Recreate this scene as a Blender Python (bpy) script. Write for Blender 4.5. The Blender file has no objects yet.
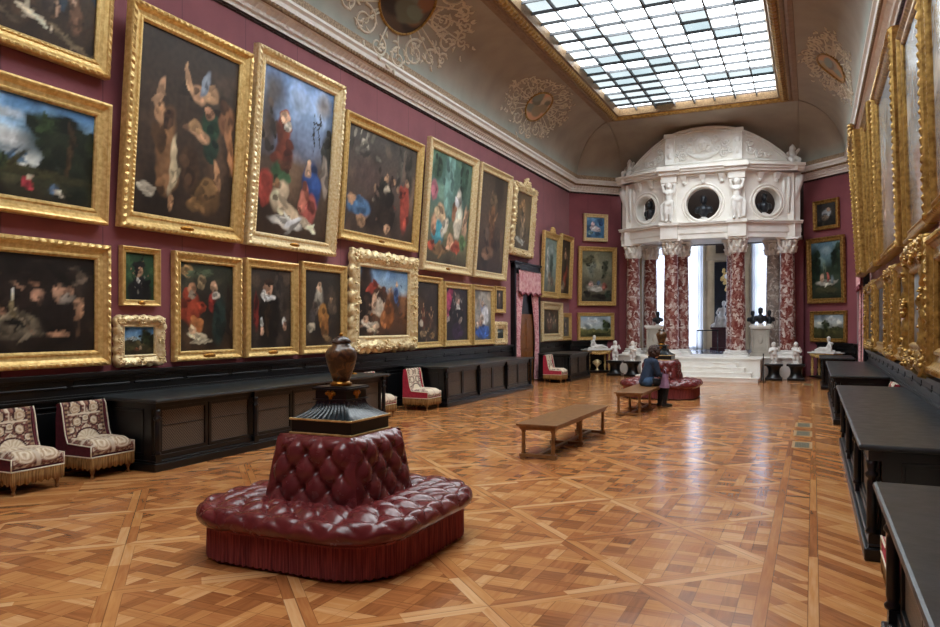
import bpy, math, random
from math import sin, cos, pi, sqrt, atan2, radians, floor, exp
from mathutils import Vector, Matrix, noise, Euler
R = random.Random(7)
C = bpy.context.scene.collection
V = Vector

# ------------------------------------------------------------------ colours
def lin(c):
    return c/12.92 if c <= .04045 else ((c+.055)/1.055)**2.4
def hx(s):
    return tuple(lin(int(s[i:i+2], 16)/255) for i in (0, 2, 4))
def mixc(a, b, t):
    return (a[0]+(b[0]-a[0])*t, a[1]+(b[1]-a[1])*t, a[2]+(b[2]-a[2])*t)
def sstep(a, b, x):
    t = min(1, max(0, (x-a)/(b-a))); return t*t*(3-2*t)

# ------------------------------------------------------------------ node helpers
class NT:
    def __init__(s, name):
        s.m = bpy.data.materials.new(name); s.m.use_nodes = True
        s.t = s.m.node_tree; s.t.nodes.clear()
        s.out = s.n('ShaderNodeOutputMaterial')
        s.p = s.n('ShaderNodeBsdfPrincipled')
        s.link(s.p.outputs[0], s.out.inputs[0])
        s.tc = s.n('ShaderNodeTexCoord')
    def n(s, k, **kw):
        x = s.t.nodes.new(k)
        for a, b in kw.items(): setattr(x, a, b)
        return x
    def link(s, a, b): s.t.links.new(a, b)
    def put(s, sock, v):
        if isinstance(v, bpy.types.NodeSocket): s.link(v, sock)
        elif isinstance(v, tuple) and sock.type == 'RGBA': sock.default_value = (*v[:3], 1)
        else: sock.default_value = v
    def M(s, op, *a):
        x = s.n('ShaderNodeMath', operation=op)
        for i, v in enumerate(a): s.put(x.inputs[i], v)
        return x.outputs[0]
    def xyz(s, x, y, z):
        c = s.n('ShaderNodeCombineXYZ')
        for i, v in enumerate((x, y, z)): s.put(c.inputs[i], v)
        return c.outputs[0]
    def mixc(s, f, a, b, blend='MIX'):
        x = s.n('ShaderNodeMix', data_type='RGBA', blend_type=blend)
        s.put(x.inputs[0], f); s.put(x.inputs[6], a); s.put(x.inputs[7], b)
        return x.outputs[2]
    def mixf(s, f, a, b):
        x = s.n('ShaderNodeMix', data_type='FLOAT')
        s.put(x.inputs[0], f); s.put(x.inputs[2], a); s.put(x.inputs[3], b)
        return x.outputs[0]
    def ramp(s, f, stops, interp='LINEAR'):
        x = s.n('ShaderNodeValToRGB'); cr = x.color_ramp; cr.interpolation = interp
        while len(cr.elements) < len(stops): cr.elements.new(.5)
        for e, (p, c) in zip(cr.elements, stops): e.position = p; e.color = (*c, 1)
        s.put(x.inputs[0], f); return x.outputs[0]
    def noise(s, scale, vec=None, detail=3, rough=.5, dist=0):
        x = s.n('ShaderNodeTexNoise')
        x.inputs['Scale'].default_value = scale; x.inputs['Detail'].default_value = detail
        x.inputs['Roughness'].default_value = rough; x.inputs['Distortion'].default_value = dist
        s.link(vec if vec is not None else s.tc.outputs['Object'], x.inputs['Vector'])
        return x.outputs[0]
    def bump(s, h, strength=.3, dist=.02):
        b = s.n('ShaderNodeBump'); b.inputs['Strength'].default_value = strength
        b.inputs['Distance'].default_value = dist
        s.link(h, b.inputs['Height']); s.link(b.outputs[0], s.p.inputs['Normal'])
    def set(s, **kw):
        names = dict(color='Base Color', rough='Roughness', metal='Metallic', spec='Specular IOR Level',
                     coat='Coat Weight', coatr='Coat Roughness', sheen='Sheen Weight')
        for k, v in kw.items(): s.put(s.p.inputs[names[k]], v)
        return s

def simple(name, c1, c2=None, scale=6, rough=.5, metal=0, bump=0, bscale=40, bdist=.01, coat=0, detail=4, rvar=0):
    t = NT(name); c1 = hx(c1); c2 = hx(c2) if c2 else tuple(x*.8 for x in c1)
    nz = t.noise(scale, detail=detail)
    t.set(color=t.ramp(nz, [(.3, c1), (.7, c2)]), metal=metal, coat=coat, coatr=.15)
    if rvar: t.set(rough=t.mixf(t.noise(scale*2.3), rough-rvar, rough+rvar))
    else: t.set(rough=rough)
    if bump: t.bump(t.noise(bscale, detail=5), bump, bdist)
    return t.m

MAT = {}
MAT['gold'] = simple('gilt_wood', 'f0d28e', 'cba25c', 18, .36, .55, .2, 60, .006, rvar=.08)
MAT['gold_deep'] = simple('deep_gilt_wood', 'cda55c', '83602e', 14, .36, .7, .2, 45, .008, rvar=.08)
MAT['gold_pale'] = simple('pale_gilt_wood', 'f5e4ba', 'd9ba80', 22, .4, .45, .25, 60, .006, rvar=.08)
MAT['black'] = simple('ebonised_wood', '0e0f11', '060708', 9, .3, 0, 0, rvar=.04)
MAT['black_top'] = simple('black_leather_top', '2b3033', '191d1f', 3.5, .34, 0, .2, 14, .01, rvar=.08)
MAT['stone'] = simple('cream_stone', 'f6f3ee', 'ebe6dc', 3, .6, 0, .15, 40, .004)
MAT['stone_shadow'] = simple('shaded_stone', 'b9b2a6', 'a49c8f', 3, .6, 0, .2, 30, .004)  # darker copy of the cream stone, shade put into its colour
MAT['marble_white'] = simple('white_marble', 'f1eeea', 'e0dcd6', 5, .35, 0, .06, 30, .003)
MAT['plaster'] = simple('white_plaster', 'f6f5f1', 'eae7e0', 5, .6, 0, .25, 35, .006)
MAT['bronze'] = simple('dark_bronze', '3c4046', '202328', 12, .38, .5, .2, 30, .004)
MAT['iron'] = simple('black_iron', '151518', '0c0c0e', 12, .4, .4)
MAT['brown_wood'] = simple('bench_oak', '8f6539', '6d4727', 14, .3, 0, .15, 50, .003)
MAT['door_wood'] = simple('door_oak', '8e5a28', '6e3f18', 8, .35, 0, .1, 50, .003)
MAT['tan_trim'] = simple('tan_gilt_bead', '9c805c', '6a523a', 30, .5, .2, .6, 60, .01)
MAT['dark_rail'] = simple('dark_picture_rail', '3a2422', '241615', 20, .45, 0, .3, 50, .006)
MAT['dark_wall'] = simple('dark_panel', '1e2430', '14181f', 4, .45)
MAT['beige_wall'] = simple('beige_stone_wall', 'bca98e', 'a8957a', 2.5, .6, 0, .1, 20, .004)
MAT['brown_wall'] = simple('dark_brown_wall', '3b2a20', '2a1c15', 4, .6)
MAT['grey_floor'] = simple('polished_grey_stone', '8b93a6', '7b8293', 3, .15)
MAT['red_side'] = simple('red_velvet', 'c03048', 'a02438', 20, .75, 0, .1, 80, .003)
MAT['wine_side'] = simple('wine_velvet', '63202c', '4c1620', 20, .75, 0, .1, 80, .003)
MAT['piping'] = simple('cream_piping', 'e6dcc6', 'cfc2a6', 60, .7)
MAT['denim'] = simple('dark_blue_denim', '22324a', '1a273b', 30, .85, 0, .2, 60, .004)
MAT['denim_light'] = simple('blue_denim', '3a5678', '2e4765', 30, .85, 0, .2, 60, .004)
MAT['trousers'] = simple('black_trousers', '1b1c21', '121318', 30, .8)
MAT['skin'] = simple('skin', 'd8a58a', 'c99478', 20, .5)
MAT['hair'] = simple('brown_hair', '4b3026', '33201a', 45, .6, 0, .9, 60, .03)
MAT['bag'] = simple('mauve_bag', '9c7893', '86617c', 12, .45, 0, .6, 14, .02)
MAT['shoe'] = simple('black_leather', '15130f', '0e0d0b', 12, .35)
MAT['gilt_mount'] = simple('gilt_bronze_mount', 'c28a3a', '8e5d20', 30, .3, .85)
MAT['vent'] = simple('floor_grille_metal', '7d745c', '625a48', 40, .55, 0)
MAT['vent_rim'] = simple('pale_oak_rim', 'b58e5e', 'a17a4c', 20, .4)
MAT['porphyry'] = simple('purple_marble', '5a2b36', '432028', 10, .3)
MAT['dark_green'] = simple('dark_green_marble', '3c4a44', '28332f', 9, .35)

def m_leather():
    t = NT('oxblood_leather')
    nz = t.noise(7, detail=4)
    t.set(color=t.ramp(nz, [(.3, hx('561b1d')), (.7, hx('702d2c'))]), rough=t.mixf(t.noise(9), .17, .34), spec=.6)
    t.bump(t.noise(160, detail=3), .12, .003); return t.m
MAT['leather'] = m_leather()
def m_fringe(name, a, b, freq):
    t = NT(name)
    s = t.n('ShaderNodeSeparateXYZ'); t.link(t.tc.outputs['Object'], s.inputs[0])
    v = t.xyz(t.M('MULTIPLY', s.outputs[0], freq), t.M('MULTIPLY', s.outputs[1], freq), t.M('MULTIPLY', s.outputs[2], 3.0))
    nz = t.noise(1, v, 2)
    t.set(color=t.ramp(nz, [(.35, hx(a)), (.65, hx(b))]), rough=.8); t.bump(nz, .7, .01); return t.m
MAT['fringe'] = m_fringe('wine_fringe', '5e1c20', '98443e', 90)
MAT['gold_fringe'] = m_fringe('tan_gold_fringe', '6e4a22', 'b08a50', 110)
def m_attr(name, rough=.45, spec=.4, bump=0, coat=0):
    t = NT(name); a = t.n('ShaderNodeAttribute', attribute_name='Col')
    t.set(color=a.outputs['Color'], rough=rough, spec=spec, coat=coat, coatr=.12)
    if bump: t.bump(t.noise(120, detail=3), bump, .003)
    return t.m
MAT['canvas'] = m_attr('oil_painted_canvas', .42, .35, .12)
MAT['canvas_gloss'] = m_attr('glazed_painted_canvas', .22, .5, .0, .6)
MAT['tapestry'] = m_attr('woven_tapestry', .85, .2, .3)
def m_silk():
    t = NT('burgundy_wall_cloth')
    s = t.n('ShaderNodeSeparateXYZ'); t.link(t.tc.outputs['Object'], s.inputs[0])
    u = t.M('ADD', t.M('MULTIPLY', s.outputs[1], 1.0), t.M('MULTIPLY', s.outputs[0], .9))
    fr = t.M('FRACT', t.M('DIVIDE', u, 1.35))
    seam = t.M('LESS_THAN', t.M('ABSOLUTE', t.M('SUBTRACT', fr, .5)), .006)
    nz = t.noise(2.2, detail=5)
    base = t.ramp(nz, [(.3, hx('7f4049')), (.7, hx('8d4a52'))])
    t.set(color=t.mixc(seam, base, hx('66303a')), rough=.75, sheen=.25)
    t.bump(t.noise(220, detail=2), .12, .002); return t.m
MAT['silk'] = m_silk()
def m_breccia(name, red, white, grey):
    t = NT(name)
    co = t.tc.outputs['Object']
    n1 = t.n('ShaderNodeTexNoise'); n1.inputs['Scale'].default_value = 2.6; n1.inputs['Detail'].default_value = 4
    t.link(co, n1.inputs['Vector'])
    vm = t.n('ShaderNodeVectorMath', operation='MULTIPLY_ADD')
    t.link(n1.outputs['Color'], vm.inputs[0]); vm.inputs[1].default_value = (.35, .35, .6); t.link(co, vm.inputs[2])
    vo = t.n('ShaderNodeTexVoronoi', feature='F1'); vo.inputs['Scale'].default_value = 13
    t.link(vm.outputs[0], vo.inputs['Vector'])
    sep = t.n('ShaderNodeSeparateColor'); t.link(vo.outputs['Color'], sep.inputs[0])
    f = t.M('ADD', t.M('MULTIPLY', sep.outputs[0], .7), t.M('MULTIPLY', t.noise(1.4, detail=3), .5))
    base = t.ramp(f, [(.3, hx(red)), (.42, hx(grey)), (.56, hx(white)), (.72, hx(grey)), (.9, hx(red))])
    vein = t.M('LESS_THAN', vo.outputs['Distance'], .12)
    t.set(color=t.mixc(t.M('MULTIPLY', vein, .6), base, hx(white)), rough=.3)
    return t.m
MAT['breccia'] = m_breccia('red_breccia_marble', '6c261f', 'd9d0c8', '97645a')
MAT['breccia_grey'] = m_breccia('grey_breccia_marble', '8d7f78', 'd6cdc2', 'a89488')
def m_mesh():
    t = NT('wire_lattice')
    s = t.n('ShaderNodeSeparateXYZ'); t.link(t.tc.outputs['Object'], s.inputs[0])
    k = 26
    a = t.M('FRACT', t.M('MULTIPLY', t.M('ADD', s.outputs[0], s.outputs[2]), k))
    b = t.M('FRACT', t.M('MULTIPLY', t.M('SUBTRACT', s.outputs[0], s.outputs[2]), k))
    w = t.M('MAXIMUM', t.M('LESS_THAN', a, .28), t.M('LESS_THAN', b, .28))
    back = t.ramp(t.noise(3.5), [(.3, hx('1d1815')), (.7, hx('33291f'))])
    t.set(color=t.mixc(w, back, hx('75685a')), rough=.45, metal=t.M('MULTIPLY', w, .4))
    t.bump(w, .5, .004); return t.m
MAT['wire'] = m_mesh()
def m_ceiling():
    t = NT('painted_cove')
    s = t.n('ShaderNodeSeparateXYZ'); t.link(t.tc.outputs['Object'], s.inputs[0])
    z = t.M('ADD', s.outputs[2], t.M('MULTIPLY', t.M('SUBTRACT', t.noise(.9), .5), .35))
    base = t.ramp(t.noise(1.4, detail=5), [(.3, hx('9d9385')), (.7, hx('ada394'))])
    teal = t.ramp(t.noise(2.5, detail=4), [(.3, hx('93a19a')), (.7, hx('a7b1a8'))])
    f = t.n('ShaderNodeMapRange'); f.inputs[1].default_value = 7.35; f.inputs[2].default_value = 7.8
    t.link(z, f.inputs[0])
    col = t.mixc(f.outputs[0], teal, base)
    orn = t.ramp(t.noise(26, detail=2), [(.42, hx('8a7660')), (.58, hx('b7a184'))])
    band = t.M('LESS_THAN', s.outputs[2], 7.43)
    t.set(color=t.mixc(band, col, orn), rough=.7)
    return t.m
MAT['ceiling'] = m_ceiling()
def m_floor():
    t = NT('versailles_parquet')
    s = t.n('ShaderNodeSeparateXYZ'); t.link(t.tc.outputs['Object'], s.inputs[0])
    X, Y = s.outputs[0], s.outputs[1]; M = t.M
    x0 = M('ADD', X, 3.51); y0 = M('SUBTRACT', Y, 4.42); S = 1.1455
    a = M('MULTIPLY', M('ADD', x0, y0), .70711); b = M('MULTIPLY', M('SUBTRACT', y0, x0), .70711)
    ia = M('FLOOR', M('DIVIDE', a, S)); ib = M('FLOOR', M('DIVIDE', b, S))
    fa = M('SUBTRACT', a, M('MULTIPLY', ia, S)); fb = M('SUBTRACT', b, M('MULTIPLY', ib, S))
    ea = M('MINIMUM', fa, M('SUBTRACT', S, fa)); eb = M('MINIMUM', fb, M('SUBTRACT', S, fb))
    e = M('MINIMUM', ea, eb); isf = M('LESS_THAN', e, .078); aside = M('LESS_THAN', ea, eb)
    fid = t.xyz(M('ADD', ia, M('MULTIPLY', M('ROUND', M('DIVIDE', fa, S)), .37)), M('ADD', ib, M('MULTIPLY', M('ROUND', M('DIVIDE', fb, S)), .41)), M('MULTIPLY', aside, 3.3))
    p = .27; nw = .095
    ix = M('FLOOR', M('DIVIDE', x0, p)); iy = M('FLOOR', M('DIVIDE', y0, p))
    fx = M('SUBTRACT', x0, M('MULTIPLY', ix, p)); fy = M('SUBTRACT', y0, M('MULTIPLY', iy, p))
    nx = M('LESS_THAN', fx, nw); ny = M('LESS_THAN', fy, nw)
    par = M('MODULO', M('ABSOLUTE', M('ADD', ix, iy)), 2.0)
    vert = M('MULTIPLY', nx, M('SUBTRACT', 1.0, M('MULTIPLY', ny, par)))
    hor = M('MULTIPLY', ny, M('SUBTRACT', 1.0, vert))
    fil = M('SUBTRACT', 1.0, M('MAXIMUM', nx, ny))
    gv = M('MAXIMUM', vert, M('MULTIPLY', fil, par))         # grain along y
    bid = t.xyz(M('ADD', ix, M('MULTIPLY', hor, M('MULTIPLY', par, -1.0))), M('ADD', iy, M('MULTIPLY', vert, M('MULTIPLY', par, -1.0))), M('ADD', M('MULTIPLY', vert, 2.0), M('MULTIPLY', hor, 5.0)))
    def near(v, at, w=.004): return M('LESS_THAN', M('ABSOLUTE', M('SUBTRACT', v, at)), w)
    jf = M('MAXIMUM', M('LESS_THAN', e, .0035), near(e, .078, .0035))
    jb = M('MAXIMUM', M('MAXIMUM', near(fx, 0, .003), near(fx, nw, .003)), M('MAXIMUM', near(fy, 0, .003), near(fy, nw, .003)))
    # borders
    xs = M('ABSOLUTE', x0)
    bord = M('GREATER_THAN', xs, 3.17)
    d = M('MULTIPLY', M('ADD', Y, xs), .70711)
    idd = M('FLOOR', M('DIVIDE', d, .1)); fd = M('SUBTRACT', d, M('MULTIPLY', idd, .1))
    s1 = M('LESS_THAN', xs, 3.25); s2 = M('MULTIPLY', M('GREATER_THAN', xs, 3.48), M('LESS_THAN', xs, 3.545))
    band = M('MULTIPLY', M('GREATER_THAN', xs, 3.25), M('LESS_THAN', xs, 3.48))
    L = .95; iL = M('FLOOR', M('DIVIDE', Y, L)); fL = M('SUBTRACT', Y, M('MULTIPLY', iL, L))
    cross = M('MULTIPLY', band, M('LESS_THAN', fL, .07))
    strip = M('MAXIMUM', M('MAXIMUM', s1, s2), cross)
    sid = t.xyz(M('FLOOR', M('DIVIDE', Y, 1.6)), M('ADD', M('MULTIPLY', s1, 2.0), M('MULTIPLY', cross, 5.0)), M('SIGN', x0))
    did = t.xyz(idd, M('ADD', M('MULTIPLY', band, iL), M('FLOOR', M('DIVIDE', M('SUBTRACT', xs, Y), 1.9))), M('ADD', M('SIGN', x0), 7.0))
    jx = M('MAXIMUM', M('MAXIMUM', near(xs, 3.17, .003), near(xs, 3.25, .003)), M('MAXIMUM', near(xs, 3.48, .003), near(xs, 3.545, .003)))
    jd = M('MULTIPLY', M('LESS_THAN', fd, .003), M('SUBTRACT', 1.0, strip))
    def vmix(f, A, B):
        q = t.n('ShaderNodeMix', data_type='VECTOR'); t.put(q.inputs[0], f); t.link(A, q.inputs[4]); t.link(B, q.inputs[5]); return q.outputs[1]
    ident = vmix(bord, vmix(isf, bid, fid), vmix(strip, did, sid))
    wn = t.n('ShaderNodeTexWhiteNoise', noise_dimensions='3D'); t.link(ident, wn.inputs['Vector'])
    # grain
    gb = vmix(gv, t.xyz(M('MULTIPLY', X, 3.0), M('MULTIPLY', Y, 34.0), 0.0), t.xyz(M('MULTIPLY', X, 34.0), M('MULTIPLY', Y, 3.0), 0.0))
    gf = vmix(aside, t.xyz(M('MULTIPLY', a, 3.0), M('MULTIPLY', b, 34.0), 0.0), t.xyz(M('MULTIPLY', a, 34.0), M('MULTIPLY', b, 3.0), 0.0))
    gd = t.xyz(M('MULTIPLY', d, 34.0), M('MULTIPLY', M('SUBTRACT', xs, Y), 4.0), 0.0)
    gs = t.xyz(M('MULTIPLY', X, 34.0), M('MULTIPLY', Y, 3.0), 0.0)
    gvec = vmix(bord, vmix(isf, gb, gf), vmix(strip, gd, gs))
    grain = t.noise(1, gvec, 2)
    rnd = wn.outputs['Value']
    big = t.noise(.5, detail=3)
    val = M('ADD', M('ADD', M('MULTIPLY', rnd, .54), M('MULTIPLY', grain, .44)), M('MULTIPLY', M('SUBTRACT', big, .5), .35))
    val = M('ADD', val, M('MULTIPLY', M('MULTIPLY', isf, M('SUBTRACT', 1.0, bord)), .12))
    col = t.ramp(val, [(.12, hx('7a4626')), (.4, hx('a8693b')), (.66, hx('c1854e')), (.95, hx('d8a978'))])
    joint = t.mixf(bord, M('MAXIMUM', M('MULTIPLY', isf, jf), M('MULTIPLY', M('SUBTRACT', 1.0, isf), jb)), M('MAXIMUM', jx, jd))
    jk = t.mixf(M('MAXIMUM', isf, bord), .5, .6)
    col = t.mixc(M('MULTIPLY', joint, jk), col, hx('4a2a14'))
    t.set(color=col, rough=M('ADD', .1, M('MULTIPLY', t.noise(3, detail=4), .16)), spec=.5)
    bh = M('SUBTRACT', M('MULTIPLY', grain, .12), joint)
    t.bump(bh, .06, .003)
    return t.m
MAT['floor'] = m_floor()
def m_pane():
    t = NT('skylight_glass')
    g = t.n('ShaderNodeNewGeometry')
    r = g.outputs['Random Per Island']
    tint = t.ramp(r, [(0, (.062, .074, .077)), (.12, (.075, .084, .086)), (.32, (.088, .093, .094)), (.38, (.2, .21, .21)), (.5, (.8, .82, .82)), (1, (.95, .96, .96))], 'LINEAR')
    streak = t.ramp(t.noise(1.3, detail=4), [(.35, (.85, .88, .89)), (.6, (1, 1, 1))])
    tr = t.n('ShaderNodeBsdfTransparent'); t.link(t.mixc(1.0, tint, streak, 'MULTIPLY'), tr.inputs[0])
    gl = t.n('ShaderNodeBsdfGlossy'); gl.inputs['Roughness'].default_value = .2
    mx = t.n('ShaderNodeMixShader'); mx.inputs[0].default_value = .06
    t.link(tr.outputs[0], mx.inputs[1]); t.link(gl.outputs[0], mx.inputs[2]); t.link(mx.outputs[0], t.out.inputs[0])
    return t.m
MAT['pane'] = m_pane()
def m_glass():
    t = NT('clear_window_glass')
    tr = t.n('ShaderNodeBsdfTransparent'); gl = t.n('ShaderNodeBsdfGlossy'); gl.inputs['Roughness'].default_value = .05
    mx = t.n('ShaderNodeMixShader'); mx.inputs[0].default_value = .06
    t.link(tr.outputs[0], mx.inputs[1]); t.link(gl.outputs[0], mx.inputs[2]); t.link(mx.outputs[0], t.out.inputs[0]); return t.m
MAT['glass'] = m_glass()
def m_sheer():
    t = NT('sheer_white_curtain')
    d = t.n('ShaderNodeBsdfDiffuse'); d.inputs[0].default_value = (.6, .63, .7, 1)
    tl = t.n('ShaderNodeBsdfTranslucent'); tl.inputs[0].default_value = (.2, .225, .29, 1)
    tr = t.n('ShaderNodeBsdfTransparent'); tr.inputs[0].default_value = (.5, .53, .6, 1)
    m1 = t.n('ShaderNodeMixShader'); m1.inputs[0].default_value = .65
    m2 = t.n('ShaderNodeMixShader'); m2.inputs[0].default_value = .12
    t.link(d.outputs[0], m1.inputs[1]); t.link(tl.outputs[0], m1.inputs[2])
    t.link(m1.outputs[0], m2.inputs[1]); t.link(tr.outputs[0], m2.inputs[2]); t.link(m2.outputs[0], t.out.inputs[0]); return t.m
MAT['sheer'] = m_sheer()
def m_vase():
    t = NT('lacquered_vase')
    nz = t.noise(16, detail=5, dist=1.2); n2 = t.noise(7, detail=3)
    f = t.M('ADD', t.M('MULTIPLY', nz, .7), t.M('MULTIPLY', n2, .4))
    t.set(color=t.ramp(f, [(.3, hx('1a1210')), (.48, hx('3e2a1a')), (.6, hx('6b4a2a')), (.68, hx('303c3e')), (.8, hx('8d9a9c'))]), rough=.28, coat=.25, coatr=.06)
    return t.m
MAT['vase'] = m_vase()
def m_drape():
    t = NT('pink_tapestry_drape')
    nz = t.noise(14, detail=4, dist=1.5)
    t.set(color=t.ramp(nz, [(.35, hx('b4606c')), (.5, hx('d79aa0')), (.62, hx('e8c6c2')), (.75, hx('a44a58'))]), rough=.8); return t.m
MAT['drape'] = m_drape()

# ------------------------------------------------------------------ mesh builder
class MB:
    def __init__(s): s.v = []; s.f = []; s.sm = []; s.col = None
    def add(s, vs, fs, smooth=False):
        o = len(s.v); s.v += [V(p) for p in vs]
        s.f += [tuple(i+o for i in f) for f in fs]; s.sm += [smooth]*len(fs); return s
    def mark(s): return len(s.v)
    def xf(s, m, start=0):
        for i in range(start, len(s.v)): s.v[i] = m @ s.v[i]
        return s
    def box(s, x0, x1, y0, y1, z0, z1):
        return s.add([(x0,y0,z0),(x1,y0,z0),(x1,y1,z0),(x0,y1,z0),(x0,y0,z1),(x1,y0,z1),(x1,y1,z1),(x0,y1,z1)],
                     [(0,3,2,1),(4,5,6,7),(0,1,5,4),(1,2,6,5),(2,3,7,6),(3,0,4,7)])
    def frust(s, a, b):     # two boxes' rectangles (x0,x1,y0,y1,z) -> solid
        (x0,x1,y0,y1,z0), (X0,X1,Y0,Y1,z1) = a, b
        return s.add([(x0,y0,z0),(x1,y0,z0),(x1,y1,z0),(x0,y1,z0),(X0,Y0,z1),(X1,Y0,z1),(X1,Y1,z1),(X0,Y1,z1)],
                     [(0,3,2,1),(4,5,6,7),(0,1,5,4),(1,2,6,5),(2,3,7,6),(3,0,4,7)])
    def prism(s, poly, z0, z1):
        n = len(poly)
        return s.add([(x,y,z0) for x,y in poly]+[(x,y,z1) for x,y in poly],
                     [tuple(range(n))[::-1], tuple(range(n, 2*n))]+[(i,(i+1)%n,n+(i+1)%n,n+i) for i in range(n)])
    def lathe(s, prof, n=24, c=(0,0,0), sx=1, sy=1, smooth=True, cap=True):
        vs = []; fs = []
        for r, z in prof:
            for i in range(n):
                a = 2*pi*i/n; vs.append((c[0]+r*sx*cos(a), c[1]+r*sy*sin(a), c[2]+z))
        for j in range(len(prof)-1):
            for i in range(n):
                k = (i+1)%n; fs.append((j*n+i, j*n+k, (j+1)*n+k, (j+1)*n+i))
        if cap: fs += [tuple(range(n))[::-1], tuple(range((len(prof)-1)*n, len(prof)*n))]
        return s.add(vs, fs, smooth)
    def sphere(s, c, r, n=12, m=8):
        if not isinstance(r, tuple): r = (r, r, r)
        prof = [(max(1e-4, sin(pi*j/m)), -cos(pi*j/m)) for j in range(m+1)]
        st = s.mark(); s.lathe(prof, n, cap=False)
        return s.xf(Matrix.Translation(c) @ Matrix.Diagonal((*r, 1)), st)
    def tube(s, pts, r, n=8, cap=True):
        pts = [V(p) for p in pts]; vs = []; fs = []; N = len(pts)
        rr = r if isinstance(r, (list, tuple)) else [r]*N
        prev = None
        for i, p in enumerate(pts):
            d = (pts[min(i+1, N-1)]-pts[max(i-1, 0)]).normalized()
            if prev is None:
                prev = d.cross(V((0,0,1)) if abs(d.z) < .9 else V((1,0,0))).normalized()
            x = (prev-d*prev.dot(d)).normalized(); prev = x; y = d.cross(x)
            for k in range(n):
                a = 2*pi*k/n; vs.append(p+(x*cos(a)+y*sin(a))*rr[i])
        for i in range(N-1):
            for k in range(n):
                q = (k+1)%n; fs.append((i*n+k, i*n+q, (i+1)*n+q, (i+1)*n+k))
        if cap: fs += [tuple(range(n))[::-1], tuple(range((N-1)*n, N*n))]
        return s.add(vs, fs, True)
    def grid(s, fn, nu, nv, colfn=None, smooth=True, wrap=False):
        vs = [fn(i/nu, j/nv) for j in range(nv+1) for i in range(nu+1)]
        fs = [(j*(nu+1)+i, j*(nu+1)+i+1, (j+1)*(nu+1)+i+1, (j+1)*(nu+1)+i) for j in range(nv) for i in range(nu)]
        if colfn:
            if s.col is None: s.col = [(.5,.5,.5)]*len(s.v)
            s.col += [colfn(i/nu, j/nv) for j in range(nv+1) for i in range(nu+1)]
        return s.add(vs, fs, smooth)
    def mesh(s, name):
        me = bpy.data.meshes.new(name); me.from_pydata([tuple(p) for p in s.v], [], s.f)
        me.polygons.foreach_set('use_smooth', s.sm)
        if s.col:
            s.col += [s.col[-1]]*(len(s.v)-len(s.col))
            at = me.color_attributes.new('Col', 'FLOAT_COLOR', 'POINT')
            at.data.foreach_set('color', [x for c in s.col for x in (*c, 1)])
        me.validate(); me.update(); return me
    def build(s, name, mat, parent=None, bevel=0, label=None, fix=True):
        me = s.mesh(name)
        if fix:
            import bmesh
            b = bmesh.new(); b.from_mesh(me); bmesh.ops.recalc_face_normals(b, faces=b.faces); b.to_mesh(me); b.free()
        if isinstance(mat, str): mat = MAT[mat]
        me.materials.append(mat)
        o = bpy.data.objects.new(name, me); C.objects.link(o)
        if parent: o.parent = parent
        if label: o['label'] = label
        if bevel:
            m = o.modifiers.new('bevel', 'BEVEL'); m.width = bevel; m.segments = 2; m.limit_method = 'ANGLE'
        return o
def tag(o, label, cat, group=None):
    o['label'] = label; o['category'] = cat
    if group: o['group'] = group
    return o
def thing(name, label, cat, loc=(0,0,0), rz=0, group=None, rx=0):
    o = bpy.data.objects.new(name, None); C.objects.link(o); o.empty_display_size = .1
    o.location = loc; o.rotation_euler = (rx, 0, rz); return tag(o, label, cat, group)
def struct(mb, name, mat, **k):
    o = mb.build(name, mat, **k); o['kind'] = 'structure'; return o
def kids(o): return [c for c in bpy.data.objects if c.parent == o]
def copy_tree(o, parent=None):
    c = o.copy(); C.objects.link(c)
    if parent: c.parent = parent
    for ch in kids(o): copy_tree(ch, c)
    return c
def dup(o, loc, rz, label, group=None):
    c = copy_tree(o); c.location = loc; c.rotation_euler = (0, 0, rz); c['label'] = label
    if group: c['group'] = group
    return c
def sweep(path, prof, name=None, seg=0, mod=None):
    """profile (offset to the right-hand/inside normal, z) swept along an open 2-D path with mitres; seg = max segment length"""
    mb = MB(); P = [V((p[0], p[1])) for p in path]; n = len(P)
    dirs = [(P[i+1]-P[i]).normalized() for i in range(n-1)]
    nor = [V((d.y, -d.x)) for d in dirs]
    rows = []; dist = 0
    for i in range(n):
        if i == 0: m = nor[0]
        elif i == n-1: m = nor[-1]
        else:
            m = (nor[i-1]+nor[i]); m = m/ (m.dot(nor[i]))
        rows.append((P[i], m, dist))
        if i < n-1:
            L = (P[i+1]-P[i]).length
            if seg:
                k = int(L/seg)
                for q in range(1, k):
                    rows.append((P[i]+(P[i+1]-P[i])*(q/k), nor[i], dist+L*q/k))
            dist += L
    vs = []; fs = []; k = len(prof)
    for p, m, dd in rows:
        for j, (o, z) in enumerate(prof):
            if mod: o, z = mod(j, o, z, dd)
            q = p+m*o; vs.append((q.x, q.y, z))
    for i in range(len(rows)-1):
        for j in range(k-1):
            fs.append((i*k+j, i*k+j+1, (i+1)*k+j+1, (i+1)*k+j))
    mb.add(vs, fs); return mb
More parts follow.
